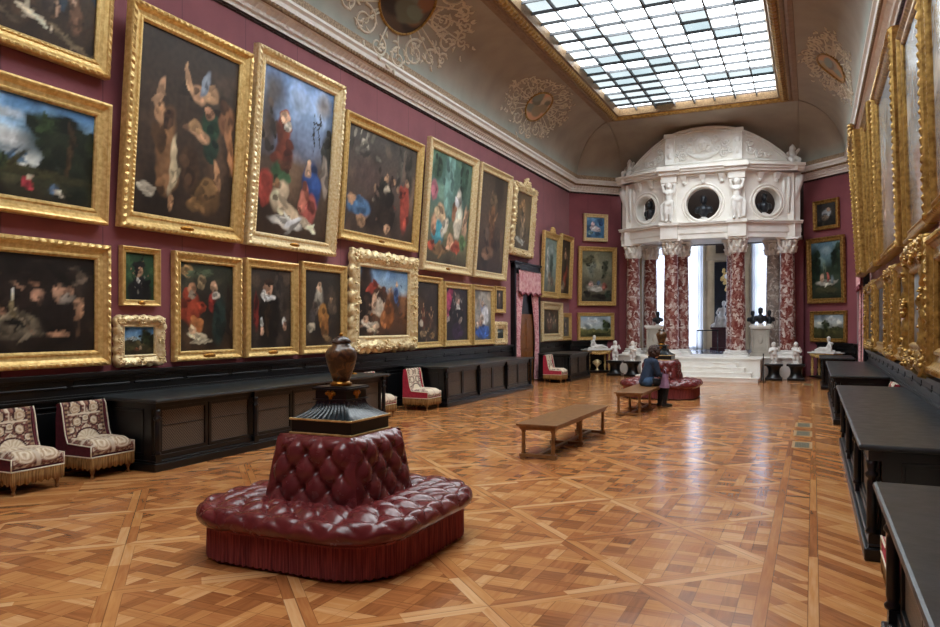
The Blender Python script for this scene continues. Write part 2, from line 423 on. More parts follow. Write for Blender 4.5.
# blended solid figures: tapered capsules fused into one surface
def fused(segs, voxel=.02, smooth=6, extra=None):
    mb = MB()
    for p0, r0, p1, r1 in segs:
        p0 = V(p0); p1 = V(p1); n = max(2, int((p1-p0).length/(min(r0, r1)*.55))+1); n = min(n, 16)
        for i in range(n+1):
            t = i/n; mb.sphere(p0+(p1-p0)*t, r0+(r1-r0)*t, 10, 6)
    for c, r in (extra or []): mb.sphere(c, r, 14, 10)
    me = mb.mesh('tmp'); o = bpy.data.objects.new('tmp', me); C.objects.link(o)
    m = o.modifiers.new('r', 'REMESH'); m.mode = 'VOXEL'; m.voxel_size = voxel; m.use_smooth_shade = True
    if smooth:
        q = o.modifiers.new('s', 'SMOOTH'); q.iterations = smooth; q.factor = .5
    dg = bpy.context.evaluated_depsgraph_get(); dg.update()
    out = bpy.data.meshes.new_from_object(o.evaluated_get(dg)); bpy.data.objects.remove(o)
    return out
def fobj(me, name, mat, parent=None, label=None):
    me.materials.clear(); me.materials.append(MAT[mat]); me.name = name
    o = bpy.data.objects.new(name, me); C.objects.link(o)
    if parent: o.parent = parent
    if label: o['label'] = label
    return o

# ------------------------------------------------------------------ room dimensions
XL, XR, YN, YC, YE = -8.4, 1.3, -3.0, 27.4, 29.0
XA, XB = -6.8, -.3                     # ends of the canted walls
PX = -3.44                             # axis of the portico
HP = .725                              # platform height
ROOM = [(XL, YN), (XL, YC), (XA, YE)]
ROOMR = [(XB, YE), (XR, YC), (XR, YN)]

struct(MB().box(-9, 2, -3.6, 29.2, -.3, 0), 'floor', 'floor')
def wallstrip(name, a, b, z0, z1, mat='silk', th=.25):
    d = V((b[0]-a[0], b[1]-a[1])).normalized(); n = V((-d.y, d.x))*th
    return struct(MB().prism([a, b, (b[0]+n.x, b[1]+n.y), (a[0]+n.x, a[1]+n.y)], z0, z1), name, mat)
wallstrip('wall_left', (XL, YN), (XL, YC+.1), 0, 7.6)
wallstrip('wall_left_canted', (XL, YC), (XA, YE), 0, 7.6)
wallstrip('wall_right_canted', (XB, YE), (XR, YC), 0, 7.6)
wallstrip('wall_right', (XR, YC+.1), (XR, YN), 0, 7.6)
wallstrip('wall_near', (XR+.2, YN), (XL-.2, YN), 0, 9.2)
# end wall above the portico opening
struct(MB().box(XA, XB, YE, YE+.2, 4.77, 9.2), 'wall_end', 'brown_wall')

for sg in (-1, 1):
    xe = XA if sg < 0 else XB; xi = -5.93 if sg < 0 else -.95; xm = -6.2 if sg < 0 else -.68
    struct(MB().box(min(xe, xm), max(xe, xm), 28.75, 29.0, 0, 4.8), 'wall_end_%s' % ('left' if sg < 0 else 'right'), 'silk')
    struct(MB().box(min(xm, xi), max(xm, xi), 28.72, 29.0, HP, 4.8), 'trim_%d' % (30+sg), 'beige_wall')
# cornice: white stone with ribbed bands
CP = [(0,6.86),(.05,6.86),(.06,6.92),(.11,6.93),(.13,6.98),(.2,7.03),(.21,7.06),(.27,7.07),(.27,7.12),(.31,7.13),(.33,7.2),(.38,7.24),(.38,7.29),(0,7.31)]
def ribs(j, o, z, d):
    if j in (4, 5): return o+.014*sin(d*2*pi/.13), z
    if j in (2, 3): return o+.008*sin(d*2*pi/.26), z
    return o, z
struct(sweep(ROOM, CP, seg=.0433, mod=ribs), 'trim_1', 'plaster')
struct(sweep(ROOMR, CP, seg=.0433, mod=ribs), 'trim_2', 'plaster')
BP = [(.26,7.065),(.295,7.07),(.305,7.095),(.295,7.125),(.26,7.13)]
def beads(j, o, z, d): return (o+.016*sin(d*2*pi/.1) if j in (1,2,3) else o), z
struct(sweep(ROOM, BP, seg=.025, mod=beads), 'trim_3', 'tan_trim')
struct(sweep(ROOMR, BP, seg=.025, mod=beads), 'trim_4', 'tan_trim')
RP = [(0,6.8),(.02,6.8),(.035,6.815),(.02,6.83),(.02,6.84),(.04,6.855),(.03,6.87),(0,6.87)]
struct(sweep(ROOM, RP, seg=.06, mod=beads), 'trim_5', 'dark_rail')
struct(sweep(ROOMR, RP, seg=.06, mod=beads), 'trim_6', 'dark_rail')

# cove ceiling from the cornice up to the skylight frame
SX0, SX1, SY0, SY1 = -5.97, -.98, -1.0, 25.1         # glass
OX0, OX1, OY0, OY1 = SX0-.55, SX1+.55, SY0-.55, SY1+.55
ZT = 8.85
def cove_side(a, b, A, B, nu, nt=18):
    mb = MB()
    def fn(u, v):
        p = V(a).lerp(V(b), u); q = V(A).lerp(V(B), u); t = v*pi/2
        w = 1-cos(t); return V((p.x+(q.x-p.x)*w, p.y+(q.y-p.y)*w, 7.29+(ZT-7.29)*sin(t)))
    mb.grid(fn, nu, nt); return mb
lip = .36; k2 = lip*.4142
a0 = (XL+lip, YN, 0); a1 = (XL+lip, YC-k2, 0); a2 = (XA+k2, YE-lip, 0)
b2 = (XB-k2, YE-lip, 0); b1 = (XR-lip, YC-k2, 0); b0 = (XR-lip, YN, 0)
cm = MB()
for a, b, A, B, nu in ((a0, a1, (OX0, OY0, 0), (OX0, OY1, 0), 8), (a1, a2, (OX0, OY1, 0), (OX0, OY1, 0), 4), (a2, b2, (OX0, OY1, 0), (OX1, OY1, 0), 6),
                       (b2, b1, (OX1, OY1, 0), (OX1, OY1, 0), 4), (b1, b0, (OX1, OY1, 0), (OX1, OY0, 0), 8)):
    p = cove_side(a, b, A, B, nu); cm.add(p.v, p.f, True)
cm.add([(XL+lip, YN, 7.29), (XR-lip, YN, 7.29), (OX1, OY0, ZT), (OX0, OY0, ZT)], [(0,1,2,3)])
struct(cm, 'ceiling', 'ceiling', fix=False)
# thin groin ribs at the canted corners
for i, (pt, cn) in enumerate(((a1, (OX0, OY1)), (a2, (OX0, OY1)), (b2, (OX1, OY1)), (b1, (OX1, OY1)))):
    pts = []
    for j in range(19):
        t = j/18*pi/2; w = 1-cos(t)
        pts.append((pt[0]+(cn[0]-pt[0])*w, pt[1]+(cn[1]-pt[1])*w, 7.29+(ZT-7.29)*sin(t)-.01))
    struct(MB().tube(pts, .018, 6), 'trim_%d' % (20+i), 'ceiling')

# skylight
pm = MB(); NXP = 8; pw = (SX1-SX0)/NXP; NYP = 39; ph = (SY1-SY0)/NYP
for i in range(NXP):
    for j in range(NYP):
        x0 = SX0+i*pw; y0 = SY0+j*ph
        pm.add([(x0+.004, y0+.004, ZT+.16), (x0+pw-.004, y0+.004, ZT+.16), (x0+pw-.004, y0+ph-.004, ZT+.175), (x0+.004, y0+ph-.004, ZT+.175)], [(0,1,2,3)])
win = struct(pm, 'window_1', 'pane', fix=False)
mm = MB()
for i in range(1, NXP): 
    w = .022 if i % 2 == 0 else .015
    mm.box(SX0+i*pw-w, SX0+i*pw+w, SY0, SY1, ZT+.11, ZT+.2)
for j in range(1, NYP):
    y = SY0+j*ph; w = .016 if j % 4 else .024
    mm.box(SX0, SX1, y-w, y+w, ZT+.12, ZT+.19)
o = mm.build('glazing_bars', simple('grey_glazing_bars', '4a4c50', '3c3e42', 8, .5), win)
# gilt skylight frame with leaf rib
FP0 = [(-.06,.2),(0,.0),(.05,-.02)]
FP = [(.05,-.02),(.08,-.07),(.16,-.11),(.24,-.08),(.27,-.03),(.30,-.03)]
FP2 = [(.30,-.03),(.33,-.06),(.37,-.05),(.40,-.01),(.46,-.03),(.5,-.025),(.57,-.02),(.6,.06)]
def skyframe(prof, amp):
    mb = MB(); corners = [(SX0, SY0), (SX0, SY1), (SX1, SY1), (SX1, SY0)]
    outs = [(-1,-1), (-1,1), (1,1), (1,-1)]
    for c in range(4):
        A, B = corners[c], corners[(c+1)%4]; oa, ob = outs[c], outs[(c+1)%4]
        L = V(A).xy.to_3d().length if False else (V(B)-V(A)).length
        n = int(L/.05); rows = []
        for i in range(n+1):
            t = i/n
            for j, (o_, z) in enumerate(prof):
                ax = A[0]+oa[0]*o_; ay = A[1]+oa[1]*o_; bx = B[0]+ob[0]*o_; by = B[1]+ob[1]*o_
                zz = z
                if amp and j in (1, 2, 3): zz += amp*(sin(t*L*2*pi/.2)+.6*noise.noise((t*L*9, j*3, c)))
                rows.append((ax+(bx-ax)*t, ay+(by-ay)*t, ZT+zz))
        k = len(prof)
        mb.add(rows, [(i*k+j, i*k+j+1, (i+1)*k+j+1, (i+1)*k+j) for i in range(n) for j in range(k-1)])
    return mb
struct(skyframe(FP, .009), 'trim_7', 'gold_deep', fix=False)
struct(skyframe(FP0, 0), 'trim_19', 'tan_trim', fix=False)
struct(skyframe(FP2, 0), 'trim_8', simple('brown_moulding', '9a7f66', '84694f', 8, .5), fix=False)

dk = MB(); e_ = .07  # unseen slabs added above the skylight frame to block light leaks
dk.box(SX0-1.4, SX0-e_, SY0-1.4, SY1+1.4, ZT+.2, ZT+.3); dk.box(SX1+e_, SX1+1.4, SY0-1.4, SY1+1.4, ZT+.2, ZT+.3)
dk.box(SX0-e_, SX1+e_, SY0-1.4, SY0-e_, ZT+.2, ZT+.3); dk.box(SX0-e_, SX1+e_, SY1+e_, SY1+1.4, ZT+.2, ZT+.3)
struct(dk, 'trim_18', 'brown_wall')
# ------------------------------------------------------------------ painted roundels and scrollwork on the cove
def cove_pt(side, y, t):
    w = 1-cos(t); z = 7.29+(ZT-7.29)*sin(t)
    if side == 'L': x = XL+lip+(OX0-XL-lip)*w; nx, nz = cos(t)*(ZT-7.29), None
    else: x = XR-lip+(OX1-XR+lip)*w
    e = .001; w2 = 1-cos(t+e); z2 = 7.29+(ZT-7.29)*sin(t+e)
    x2 = (XL+lip+(OX0-XL-lip)*w2) if side == 'L' else (XR-lip+(OX1-XR+lip)*w2)
    d = V((x2-x, 0, z2-z)).normalized()
    nrm = V((d.z, 0, -d.x)) if side == 'L' else V((-d.z, 0, d.x))
    return V((x, y, z)), d, nrm
def scroll(cx, cy, r0, turns, a0, sgn, n=26):
    return [(cx+r0*(1-.85*i/n)*cos(a0+sgn*turns*2*pi*i/n), cy+r0*(1-.85*i/n)*sin(a0+sgn*turns*2*pi*i/n)) for i in range(n+1)]
def roundel(side, y, t, r, label, pal, rot, seed):
    o, up, nrm = cove_pt(side, y, t)
    root = thing('ceiling_roundel', label, 'painted roundel', o)
    ax = V((0, 1, 0)) if side == 'L' else V((0, -1, 0))
    def P(a, b, h):                    # local -> follows the curved cove
        q, d, nn = cove_pt(side, y+ax.y*a*1.4, t+b/1.6)
        return q+nn*h-o
    rr = random.Random(seed)
    bl = [(rr.uniform(.2,.8), rr.uniform(.3,.8), rr.uniform(.12,.3), rr.uniform(.1,.25), rr.uniform(0,180), pal[1+i%(len(pal)-1)]) for i in range(9)]
    mb = MB()
    def colf(u, v):
        ru = u; an = v*2*pi; x = .5+.5*ru*cos(an); yv = .5+.5*ru*sin(an)
        c = hx(pal[0])
        for (bu, bv, a_, b_, ro, h) in bl:
            q = ((x-bu)/a_)**2+((yv-bv)/b_)**2
            c = mixc(c, hx(h), sstep(1.2, .6, q))
        return c
    mb.grid(lambda u, v: P(r*u*cos(2*pi*v), r*u*sin(2*pi*v), .012), 14, 40, colf)
    mb.build('picture', 'canvas', root, fix=False)
    rim = [P(r*1.03*cos(2*pi*i/48), r*1.03*sin(2*pi*i/48), .02) for i in range(49)]
    MB().tube(rim, .028, 8).build('rim', 'gold_deep', root)
    sm = MB(); s_ = r/.36
    for sg in (-1, 1):
        for (cx, cy, r0, tu, a0) in ((.62,.12,.2,1.4,2.6), (.92,-.08,.15,1.3,2.2), (1.15,.05,.1,1.2,2.0), (.45,-.5,.2,1.5,1.3), (.75,-.42,.13,1.3,1.0), (.18,-.7,.15,1.4,1.6),
                                     (.42,.5,.16,1.4,4.2), (.7,.42,.12,1.3,4.6), (.15,.66,.13,1.3,4.7), (.98,-.34,.1,1.2,1), (.98,.28,.09,1.2,4)):
            pts = scroll(sg*cx*s_*.92, cy*s_*.92, r0*s_*.9, tu, a0 if sg > 0 else pi-a0, sg)
            pts = [P(a, b, .006) for a, b in pts]
            sm.tube(pts, [.026*s_*.75*(1-.55*i/len(pts)) for i in range(len(pts))], 5)
            for _ in range(9):
                a, b = sg*cx*s_*.92+rr.uniform(-.2,.2)*s_, cy*s_*.92+rr.uniform(-.17,.17)*s_
                if a*a+b*b < (r*1.15)**2: continue
                an = rr.uniform(0, 6.28); l = .09*s_
                pts = [P(a+l*i/4*cos(an+i*.25*sg), b+l*i/4*sin(an+i*.25*sg), .006) for i in range(5)]
                sm.tube(pts, [.004, .016*s_, .02*s_, .014*s_, .004], 5)
            if sg*cx: sm.tube([P(a, b, .006) for a, b in [(sg*cx*s_*.92*k_, cy*s_*.92*k_) for k_ in (max(.1, r*1.04/(s_*.92*sqrt(cx*cx+cy*cy))), 1.0)]], [.012*s_]*2, 5)
    sm.build('scrollwork', SCR, root)
SCR = simple('buff_painted_scrolls', 'e8e0cf', 'd6cbb6', 25, .6, .1)
roundel('L', 21.45, .82, .5, 'small painted roundel with gilt scrolls on the left cove, above the last pictures', ['e8b690', 'a8987a', '8b9284', 'd9c8ae', '7a7a68'], 0, 3)
roundel('L', 13.45, .80, .62, 'large dark painted roundel with gilt scrolls at the top edge of the left cove', ['5c4632', '77806a', '3a2d22', '8a5a34', '6d6a52'], 0, 5)
roundel('R', 21.45, .85, .5, 'painted roundel with gilt scrolls on the right cove beside the skylight', ['cf9c66', '8d9a92', 'ad9f84', '7b6a55', 'b8a06e'], 0, 8)

# ------------------------------------------------------------------ wainscot
def wainscot(name, p0, p1, seed=0):
    a, b = V((*p0, 0)), V((*p1, 0)); L = (b-a).length
    mb = MB(); mb.box(0, L, -.04, 0, 0, 1.16)
    mb.box(0, L, -.07, 0, 0, .14); mb.box(0, L, -.11, 0, 1.15, 1.2); mb.box(0, L, -.085, 0, 1.12, 1.15)
    mb.box(0, L, -.075, 0, .875, .9); mb.box(0, L, -.06, 0, .9, .93)
    n = max(1, round(L/.92)); w = L/n
    for i in range(n):
        x0 = i*w+.04; x1 = (i+1)*w-.04
        mb.tube([(x0, -.045, 1.03), (x1, -.045, 1.03)], .016, 8)
        mb.box(x0+.02, x1-.02, -.05, 0, 1.05, 1.1)
        mb.frust((x0, x1, -.0, -.04, .0), (x0, x1, 0, -.04, .0)) if False else None
        mb.box(x0+.02, x1-.02, -.062, 0, .79, .81); mb.box(x0+.02, x1-.02, -.062, 0, .2, .22)
        mb.box(x0+.02, x0+.04, -.062, 0, .2, .81); mb.box(x1-.04, x1-.02, -.062, 0, .2, .81)
        mb.box(x0+.09, x1-.09, -.055, 0, .27, .74)
    o = struct(mb, name, 'black', bevel=.004)
    d = (b-a).normalized(); o.location = a; o.rotation_euler = (0, 0, atan2(d.y, d.x)); return o
wainscot('trim_9', (XL, YN), (XL, 21.35))
wainscot('trim_10', (XL, 23.75), (XL, YC))
wainscot('trim_11', (XL, YC), (XA-.45, YE-.45))
wainscot('trim_12', (XB+.45, YE-.45), (XR, YC))
wainscot('trim_13', (XR, 21.3), (XR, YN))
wainscot('trim_14', (XR, YC), (XR, 23.8))

# ------------------------------------------------------------------ pictures
def figure_blobs(u, v, s, cloth, skin='c99a7a', lean=0, asp=1):
    """a loose standing figure made of paint strokes; s = height as a share of the canvas height"""
    k = asp
    return [(u, v, .17*s*k, .36*s, lean, cloth), (u+.04*s*k, v+.22*s, .2*s*k, .26*s, lean*.5, cloth),
            (u+.02*s*k+lean*.002, v-.42*s, .075*s*k, .09*s, 0, skin), (u+.14*s*k, v-.1*s, .045*s*k, .2*s, 35, skin),
            (u-.12*s*k, v-.08*s, .04*s*k, .18*s, -30, skin)]
def make_canvas(w, h, spec, seed, px):
    bg, blobs = spec
    n = max(10, min(120, int(px))); nu = max(10, int(n*min(1, w/h))); nv = max(10, int(n*min(1, h/w)))
    stops = [(p, hx(c)) for p, c in bg]; asp = w/h
    bl = []
    for b in blobs:
        u, v, ru, rv, rot, col = b[:6]; soft = b[6] if len(b) > 6 else .45
        bl.append((u*asp, v, max(ru*asp, .004), max(rv, .004), cos(radians(rot)), sin(radians(rot)), hx(col), soft))
    rr = random.Random(seed*13+5); fine = []
    for q in bl:
        if q[7] < .85 and px > 34:
            fine.append(q)
            for _ in range(4 if q[7] < .55 else 14):
                a = rr.uniform(0, 6.28); k = rr.uniform(.25, .95); g = rr.choice((.35, .5, .7, 1.25, 1.5))
                dx = q[2]*k*cos(a); dy = q[3]*k*sin(a)
                x = q[0]+dx*q[4]-dy*q[5]; y = q[1]+dx*q[5]+dy*q[4]; ro = rr.uniform(-.8, .8)
                f = rr.uniform(.14, .42) if q[7] < .55 else rr.uniform(.1, .25)
                fine.append((x, y, q[2]*f*1.5+.003, q[3]*f+.003, cos(ro), sin(ro), tuple(min(.9, c_*g) for c_ in q[6]), .4))
        else: fine.append(q)
    if px > 44 and not any(q[7] > .65 and q[7] < .88 for q in bl):
        base = [q for q in bl if q[7] < .55 and min(q[2], q[3]) > .025]
        for _ in range(46 if base else 0):
            q = rr.choice(base); g = rr.uniform(.25, .9); ro = rr.uniform(-1.6, 1.6)
            fine.insert(rr.randint(0, max(1, len(fine)//2)), (q[0]+rr.gauss(0, .13*asp), q[1]+rr.gauss(0, .1), rr.uniform(.02, .07)*sqrt(asp), rr.uniform(.008, .03), cos(ro), sin(ro), tuple(c_*g for c_ in q[6]), .5))
    bl = fine
    def col(u, v):
        v = 1-v; U = u*asp
        n1 = noise.noise((U*5, v*5, seed)); n2 = noise.noise((U*5, v*5, seed+9.3))
        n3 = noise.noise((U*16, v*16, seed)); n4 = noise.noise((U*16, v*16, seed+4.1))
        uu = U+.026*n1+.016*n3; vv = v+.026*n2+.016*n4
        c = stops[-1][1]
        g = vv+.07*n1
        if g <= stops[0][0]: c = stops[0][1]
        else:
            for (p0, c0), (p1, c1) in zip(stops, stops[1:]):
                if p0 <= g <= p1: c = mixc(c0, c1, (g-p0)/(p1-p0)); break
        c = mixc(c, (c[0]*.45, c[1]*.45, c[2]*.45), sstep(0, .55, noise.noise((U*3.1, v*3.1, seed+2))))
        c = mixc(c, (c[0]*2.1+.01, c[1]*1.9+.008, c[2]*1.7+.006), .8*sstep(.12, .5, noise.noise((U*4.3+n3*.2, v*4.3, seed+7))))
        for (bu, bv, ru, rv, ca, sa, h_, soft) in bl:
            du = uu-bu; dv = vv-bv
            if abs(du) > 1.4*max(ru, rv) or abs(dv) > 1.4*max(ru, rv): continue
            x = (du*ca+dv*sa)/ru; y = (-du*sa+dv*ca)/rv; q = x*x+y*y
            if q < 1.3:
                sh = .82+.5*(noise.noise((U*11, v*11, seed+bu*7)))-.25*y*.5
                c = mixc(c, (h_[0]*sh, h_[1]*sh, h_[2]*sh), sstep(1.25, 1.25-soft*1.6, q))
        k = 1+.28*noise.noise((U*34, v*34, seed+5))
        return (max(0, c[0]*k), max(0, c[1]*k), max(0, c[2]*k))
    mb = MB(); mb.grid(lambda u, v: V(((u-.5)*w, 0, v*h)), nu, nv, col); return mb
PROF = {
 'plain': [(0,0),(0,.75),(.05,.92),(.16,1),(.27,.93),(.33,.78),(.5,.55),(.74,.5),(.8,.62),(.9,.6),(1,.4),(1,.2)],
 'ribbed': [(0,0),(0,.7),(.04,.86),(.12,.98),(.22,1),(.3,.9),(.34,.74),(.5,.52),(.72,.46),(.78,.6),(.88,.6),(1,.38),(1,.2)],
 'ornate': [(-.06,0),(-.1,.5),(0,.85),(.12,1),(.28,1.02),(.42,.85),(.55,.72),(.68,.55),(.78,.5),(.84,.62),(.92,.58),(1,.35),(1,.2)]}
def make_frame(w, h, fw, d, style, seed):
    prof = PROF[style]; mb = MB(); k = len(prof)
    cor = [(-w/2, 0, 1, 1), (w/2, 0, -1, 1), (w/2, h, -1, -1), (-w/2, h, 1, -1)]
    for c in range(4):
        A = cor[c]; B = cor[(c+1)%4]; L = (V(B[:2])-V(A[:2])).length
        step = {'plain': .3, 'ribbed': .035, 'ornate': .03}[style]; step = max(step, L/150)
        n = max(2, int(L/step)); rows = []
        nx, nz = (0, 1) if c == 0 else (-1, 0) if c == 1 else (0, -1) if c == 2 else (1, 0)
        for i in range(n+1):
            t = i/n; s = t*L
            for j, (o, y) in enumerate(prof):
                oo = o*fw; yy = y*d
                if style == 'ribbed':
                    per = .11
                    if j in (3, 4): yy += .09*d*sin(2*pi*s/per)
                    if j == 9: yy += .05*d*sin(2*pi*s/.07)
                if style == 'ornate' and 0 < i < n:
                    q = abs(sin(pi*s/(.9*fw)+c))
                    g = noise.noise((s*9/fw*.16, j*.9, seed+c)); g2 = noise.noise((s*22/fw*.16, j*1.7, seed+c+3))
                    if j < 8: yy += d*(.34*g+.2*g2)*(1 if j else 0)
                    if j < 3: oo -= fw*(.2*q+.12*g)
                ax = A[0]+A[2]*oo; az = A[1]+A[3]*oo; bx = B[0]+B[2]*oo; bz = B[1]+B[3]*oo
                rows.append((ax+(bx-ax)*t, -yy, az+(bz-az)*t))
        mb.add(rows, [(i*k+j, (i+1)*k+j, (i+1)*k+j+1, i*k+j+1) for i in range(n) for j in range(k-1)], style == 'ornate')
    if style == 'ornate':
        rr = random.Random(seed)
        def leafs(cx, cz, s, n):
            for q in range(n):
                a = rr.uniform(0, 6.28); rad = fw*.42*s*sqrt(rr.random())
                mb.sphere((cx+rad*cos(a), -d*rr.uniform(.7, 1.05), cz+rad*sin(a)), (fw*rr.uniform(.06, .13), d*.25, fw*rr.uniform(.06, .13)), 7, 5)
        for (cx, cz, s) in [(-w/2, 0, 1.1), (w/2, 0, 1.1), (w/2, h, 1.1), (-w/2, h, 1.1), (0, 0, 1), (0, h, 1), (-w/2, h/2, .9), (w/2, h/2, .9)]:
            cx -= math.copysign(fw*.3, cx) if abs(cx) > .01 else 0; cz += fw*.3 if cz < .01 else (-fw*.3 if cz > h-.01 else 0)
            leafs(cx, cz, s, 16)
        for k_ in range(int(w/(fw*.5))):
            for z_ in (fw*.22, h-fw*.22): leafs(-w/2+fw*.5*(k_+.5), z_, .5, 3)
        for k_ in range(int(h/(fw*.5))):
            for x_ in (-w/2+fw*.22, w/2-fw*.22): leafs(x_, fw*.5*(k_+.5), .5, 3)
    return mb
WALLS = {'L': (lambda y: V((XL, y, 0)), pi/2), 'R': (lambda y: V((XR, y, 0)), -pi/2),
         'CL': (lambda t: V((XL+t*.70711, YC+t*.70711, 0)), pi/4), 'CR': (lambda t: V((XB+t*.70711, YE-t*.70711, 0)), -pi/4)}
def picture(wall, c0, c1, z0, z1, fw, d, style, mat, spec, label, tilt=0, gap=.02, px=60, seed=1, plate=0, crest=0, group=None, cat='painting', gloss=False):
    pos, rz = WALLS[wall]; w = abs(c1-c0); h = (z1-z0)/cos(tilt)
    p = pos((c0+c1)/2); n = V((sin(rz), -cos(rz), 0))
    root = thing('framed_painting', label, cat, p+n*gap+V((0, 0, z0)), rz, group, tilt)
    make_frame(w, h, fw, d, style, seed).build('frame', mat, root, fix=False)
    cw, ch = w-2*fw+.02, h-2*fw+.02
    cv = make_canvas(cw, ch, spec, seed, px)
    cv.xf(Matrix.Translation((0, -.21*d, fw-.01)))
    cv.build('canvas', 'canvas_gloss' if gloss else 'canvas', root, fix=False)
    if plate:
        pw = min(.32, w*.22)*plate
        st = MB()
        st.lathe([(.5, 0), (.5, .6), (.4, 1)], 20)
        st.xf(Matrix.Translation((0, -.62*d, fw*.45)) @ Matrix.Rotation(pi/2, 4, 'X') @ Matrix.Diagonal((pw, .06+.02*plate, .03, 1)))
        st.build('nameplate', 'gilt_mount', root)
    if crest:
        cm_ = MB(); rr = random.Random(seed+5); s = crest
        for i in range(22):
            a = rr.uniform(0, pi); q = rr.uniform(.2, 1)
            cm_.sphere((s*.7*q*cos(a), -d*.7, h+s*.75*q*sin(a)*(1-.3*abs(cos(a)))-.02), (s*.16, d*.5, s*.13), 8, 6)
        for sg in (-1, 1):
            pts = scroll(sg*s*.55, h+s*.12, s*.26, 1.4, 1.2 if sg > 0 else pi-1.2, sg)
            cm_.tube([(a, -d*.8, b) for a, b in pts], .05*s+.012, 6)
        cm_.build('crest', mat, root)
    return root
F = figure_blobs
T = .076
DK = [(0, '2b221b'), (.6, '33271d'), (1, '2a1e16')]
# --- upper row, left wall
picture('L', 3.2, 6.87, 4.97, 6.72, .2, .13, 'ribbed', 'gold', ([(0, '4a3d33'), (.6, '443629'), (1, '3a2c21')],
   F(.62,.4,.6,'6b4a3a',asp=.25)+F(.67,.45,.5,'8a7a64',asp=.22)+F(.73,.4,.5,'5a3a34',asp=.25)+F(.79,.5,.55,'4a3c34','d8b092',asp=.22)+F(.85,.4,.6,'3c4a58','d8b092',asp=.25)+F(.91,.55,.6,'7a5a44','d8b092',asp=.2)+[(.84,.6,.008,.18,8,'cfa88a'),(.72,.55,.008,.14,-20,'c09a7c')]+
   [(.74,.8,.06,.03,20,'e0d0b4'),(.6,.85,.1,.03,10,'6a5a48'),(.9,.92,.1,.03,25,'7a6a52')]),
   'crowded dark history painting in gilt frame, cut off by the top left corner', T, .05, 110, 1, plate=.9)
picture('L', 3.2, 6.84, 3.08, 4.63, .2, .13, 'plain', 'gold', ([(0, '4f82b4'), (.35, '8fb3cf'), (.62, 'c9d3d2'), (.66, '39402c'), (1, '2c2518')],
   [(.66,.42,.1,.12,0,'dfe4e2',.9),(.62,.2,.12,.06,0,'cfdae0',.9),(.64,.62,.1,.03,0,'5f7d98'),(.85,.35,.16,.3,0,'25331f',.7),(.93,.55,.14,.42,0,'232a1a',.7),(.8,.22,.06,.1,20,'2d3d22',.8),(.9,.5,.012,.3,8,'4c3a24'),
    (.6,.7,.14,.06,0,'4a4a2c'),(.8,.74,.2,.05,0,'3c3a22'),(.735,.84,.025,.05,20,'b8404a'),(.745,.78,.012,.03,0,'e0c4a8'),(.835,.87,.02,.05,0,'58708a'),(.86,.9,.03,.02,20,'d8cdb8'),(.63,.66,.03,.1,0,'34452a',.8)]),
   'wide landscape painting with blue sky and big tree, directly below the cut-off picture', .05, .05, 110, 2, plate=1.2)
picture('L', 7.03, 9.34, 3.1, 6.08, .23, .14, 'ribbed', 'gold', ([(0, '3a3028'), (.5, '43352a'), (1, '33261c')],
   [(.7,.3,.3,.12,15,'4a3d30',.8)]+[(.27,.6,.1,.2,8,'8a6544'),(.3,.76,.11,.12,0,'7c5a3c'),(.2,.33,.03,.1,10,'d2a680'),(.22,.44,.05,.05,0,'c4966e'),(.3,.46,.055,.05,0,'4a3426'),(.36,.7,.04,.17,5,'cbb894'),(.12,.86,.09,.04,10,'cfc4ae'),(.36,.92,.03,.06,0,'b88c66'),
    (.58,.27,.09,.07,10,'c79a76'),(.47,.21,.03,.09,-15,'d0a47c'),(.7,.24,.1,.05,-30,'b08a66'),(.64,.2,.035,.1,20,'8a94a0'),(.72,.44,.11,.1,0,'2f4a36'),(.73,.56,.1,.07,0,'26382c'),(.7,.36,.05,.045,0,'c08e6c'),(.6,.5,.13,.035,15,'c99c78'),
    (.55,.47,.07,.04,0,'b99268'),(.88,.36,.09,.1,0,'8e6244'),(.93,.5,.04,.18,-8,'a5744f'),(.82,.7,.03,.1,-15,'b88a64'),(.72,.84,.16,.11,0,'6e5234'),(.72,.78,.09,.07,0,'8a6a44'),(.6,.9,.1,.04,0,'7a5c3a'),(.52,.7,.1,.12,0,'4a3626')]),
   'tall dark painting of wrestling figures in gilt frame, left of the blue-sky tall picture', T, .05, 120, 3, plate=.8)
picture('L', 9.44, 11.87, 3.1, 6.3, .24, .15, 'ribbed', 'gold_pale', ([(0, '6f8fc0'), (.2, '8aa6cc'), (.4, '77829a'), (.55, '5a4a3c'), (1, '3a2a1e')],
   [(.15,.15,.2,.15,20,'5a5048',.9),(.5,.15,.16,.1,0,'a9bfe0',.9),(.85,.12,.12,.1,0,'a49a94',.9),(.1,.35,.12,.2,0,'4c4038',.8),(.95,.4,.12,.16,0,'3a3a34',.8),(.3,.36,.1,.1,0,'7a3f2c'),(.32,.5,.13,.1,0,'6e3626'),(.3,.28,.05,.04,0,'d2a98a'),(.36,.33,.05,.03,10,'e0d6c4'),
    (.28,.62,.12,.08,20,'3d5a3c'),(.34,.57,.07,.04,0,'5a3626'),(.12,.72,.1,.12,0,'a8483c'),(.72,.66,.14,.18,0,'2e4a82'),(.68,.54,.05,.05,0,'cfa888'),(.7,.8,.13,.1,20,'c4685c'),(.62,.74,.06,.12,10,'c87a66'),(.92,.58,.05,.14,0,'a99a8c'),
    (.3,.76,.1,.11,20,'dcc4a2'),(.42,.84,.16,.05,20,'dcc4a2'),(.26,.68,.04,.04,0,'8a6648'),(.68,.9,.16,.03,12,'e0cdb0'),(.4,.92,.22,.035,5,'e4ded2'),(.72,.3,.006,.14,0,'2c2620'),(.8,.28,.006,.12,0,'2c2620'),(.76,.24,.05,.006,0,'2c2620')]),
   'tall painting with bright blue sky over a pale lying figure, third tall gilt frame', T, .05, 120, 4, plate=.8)
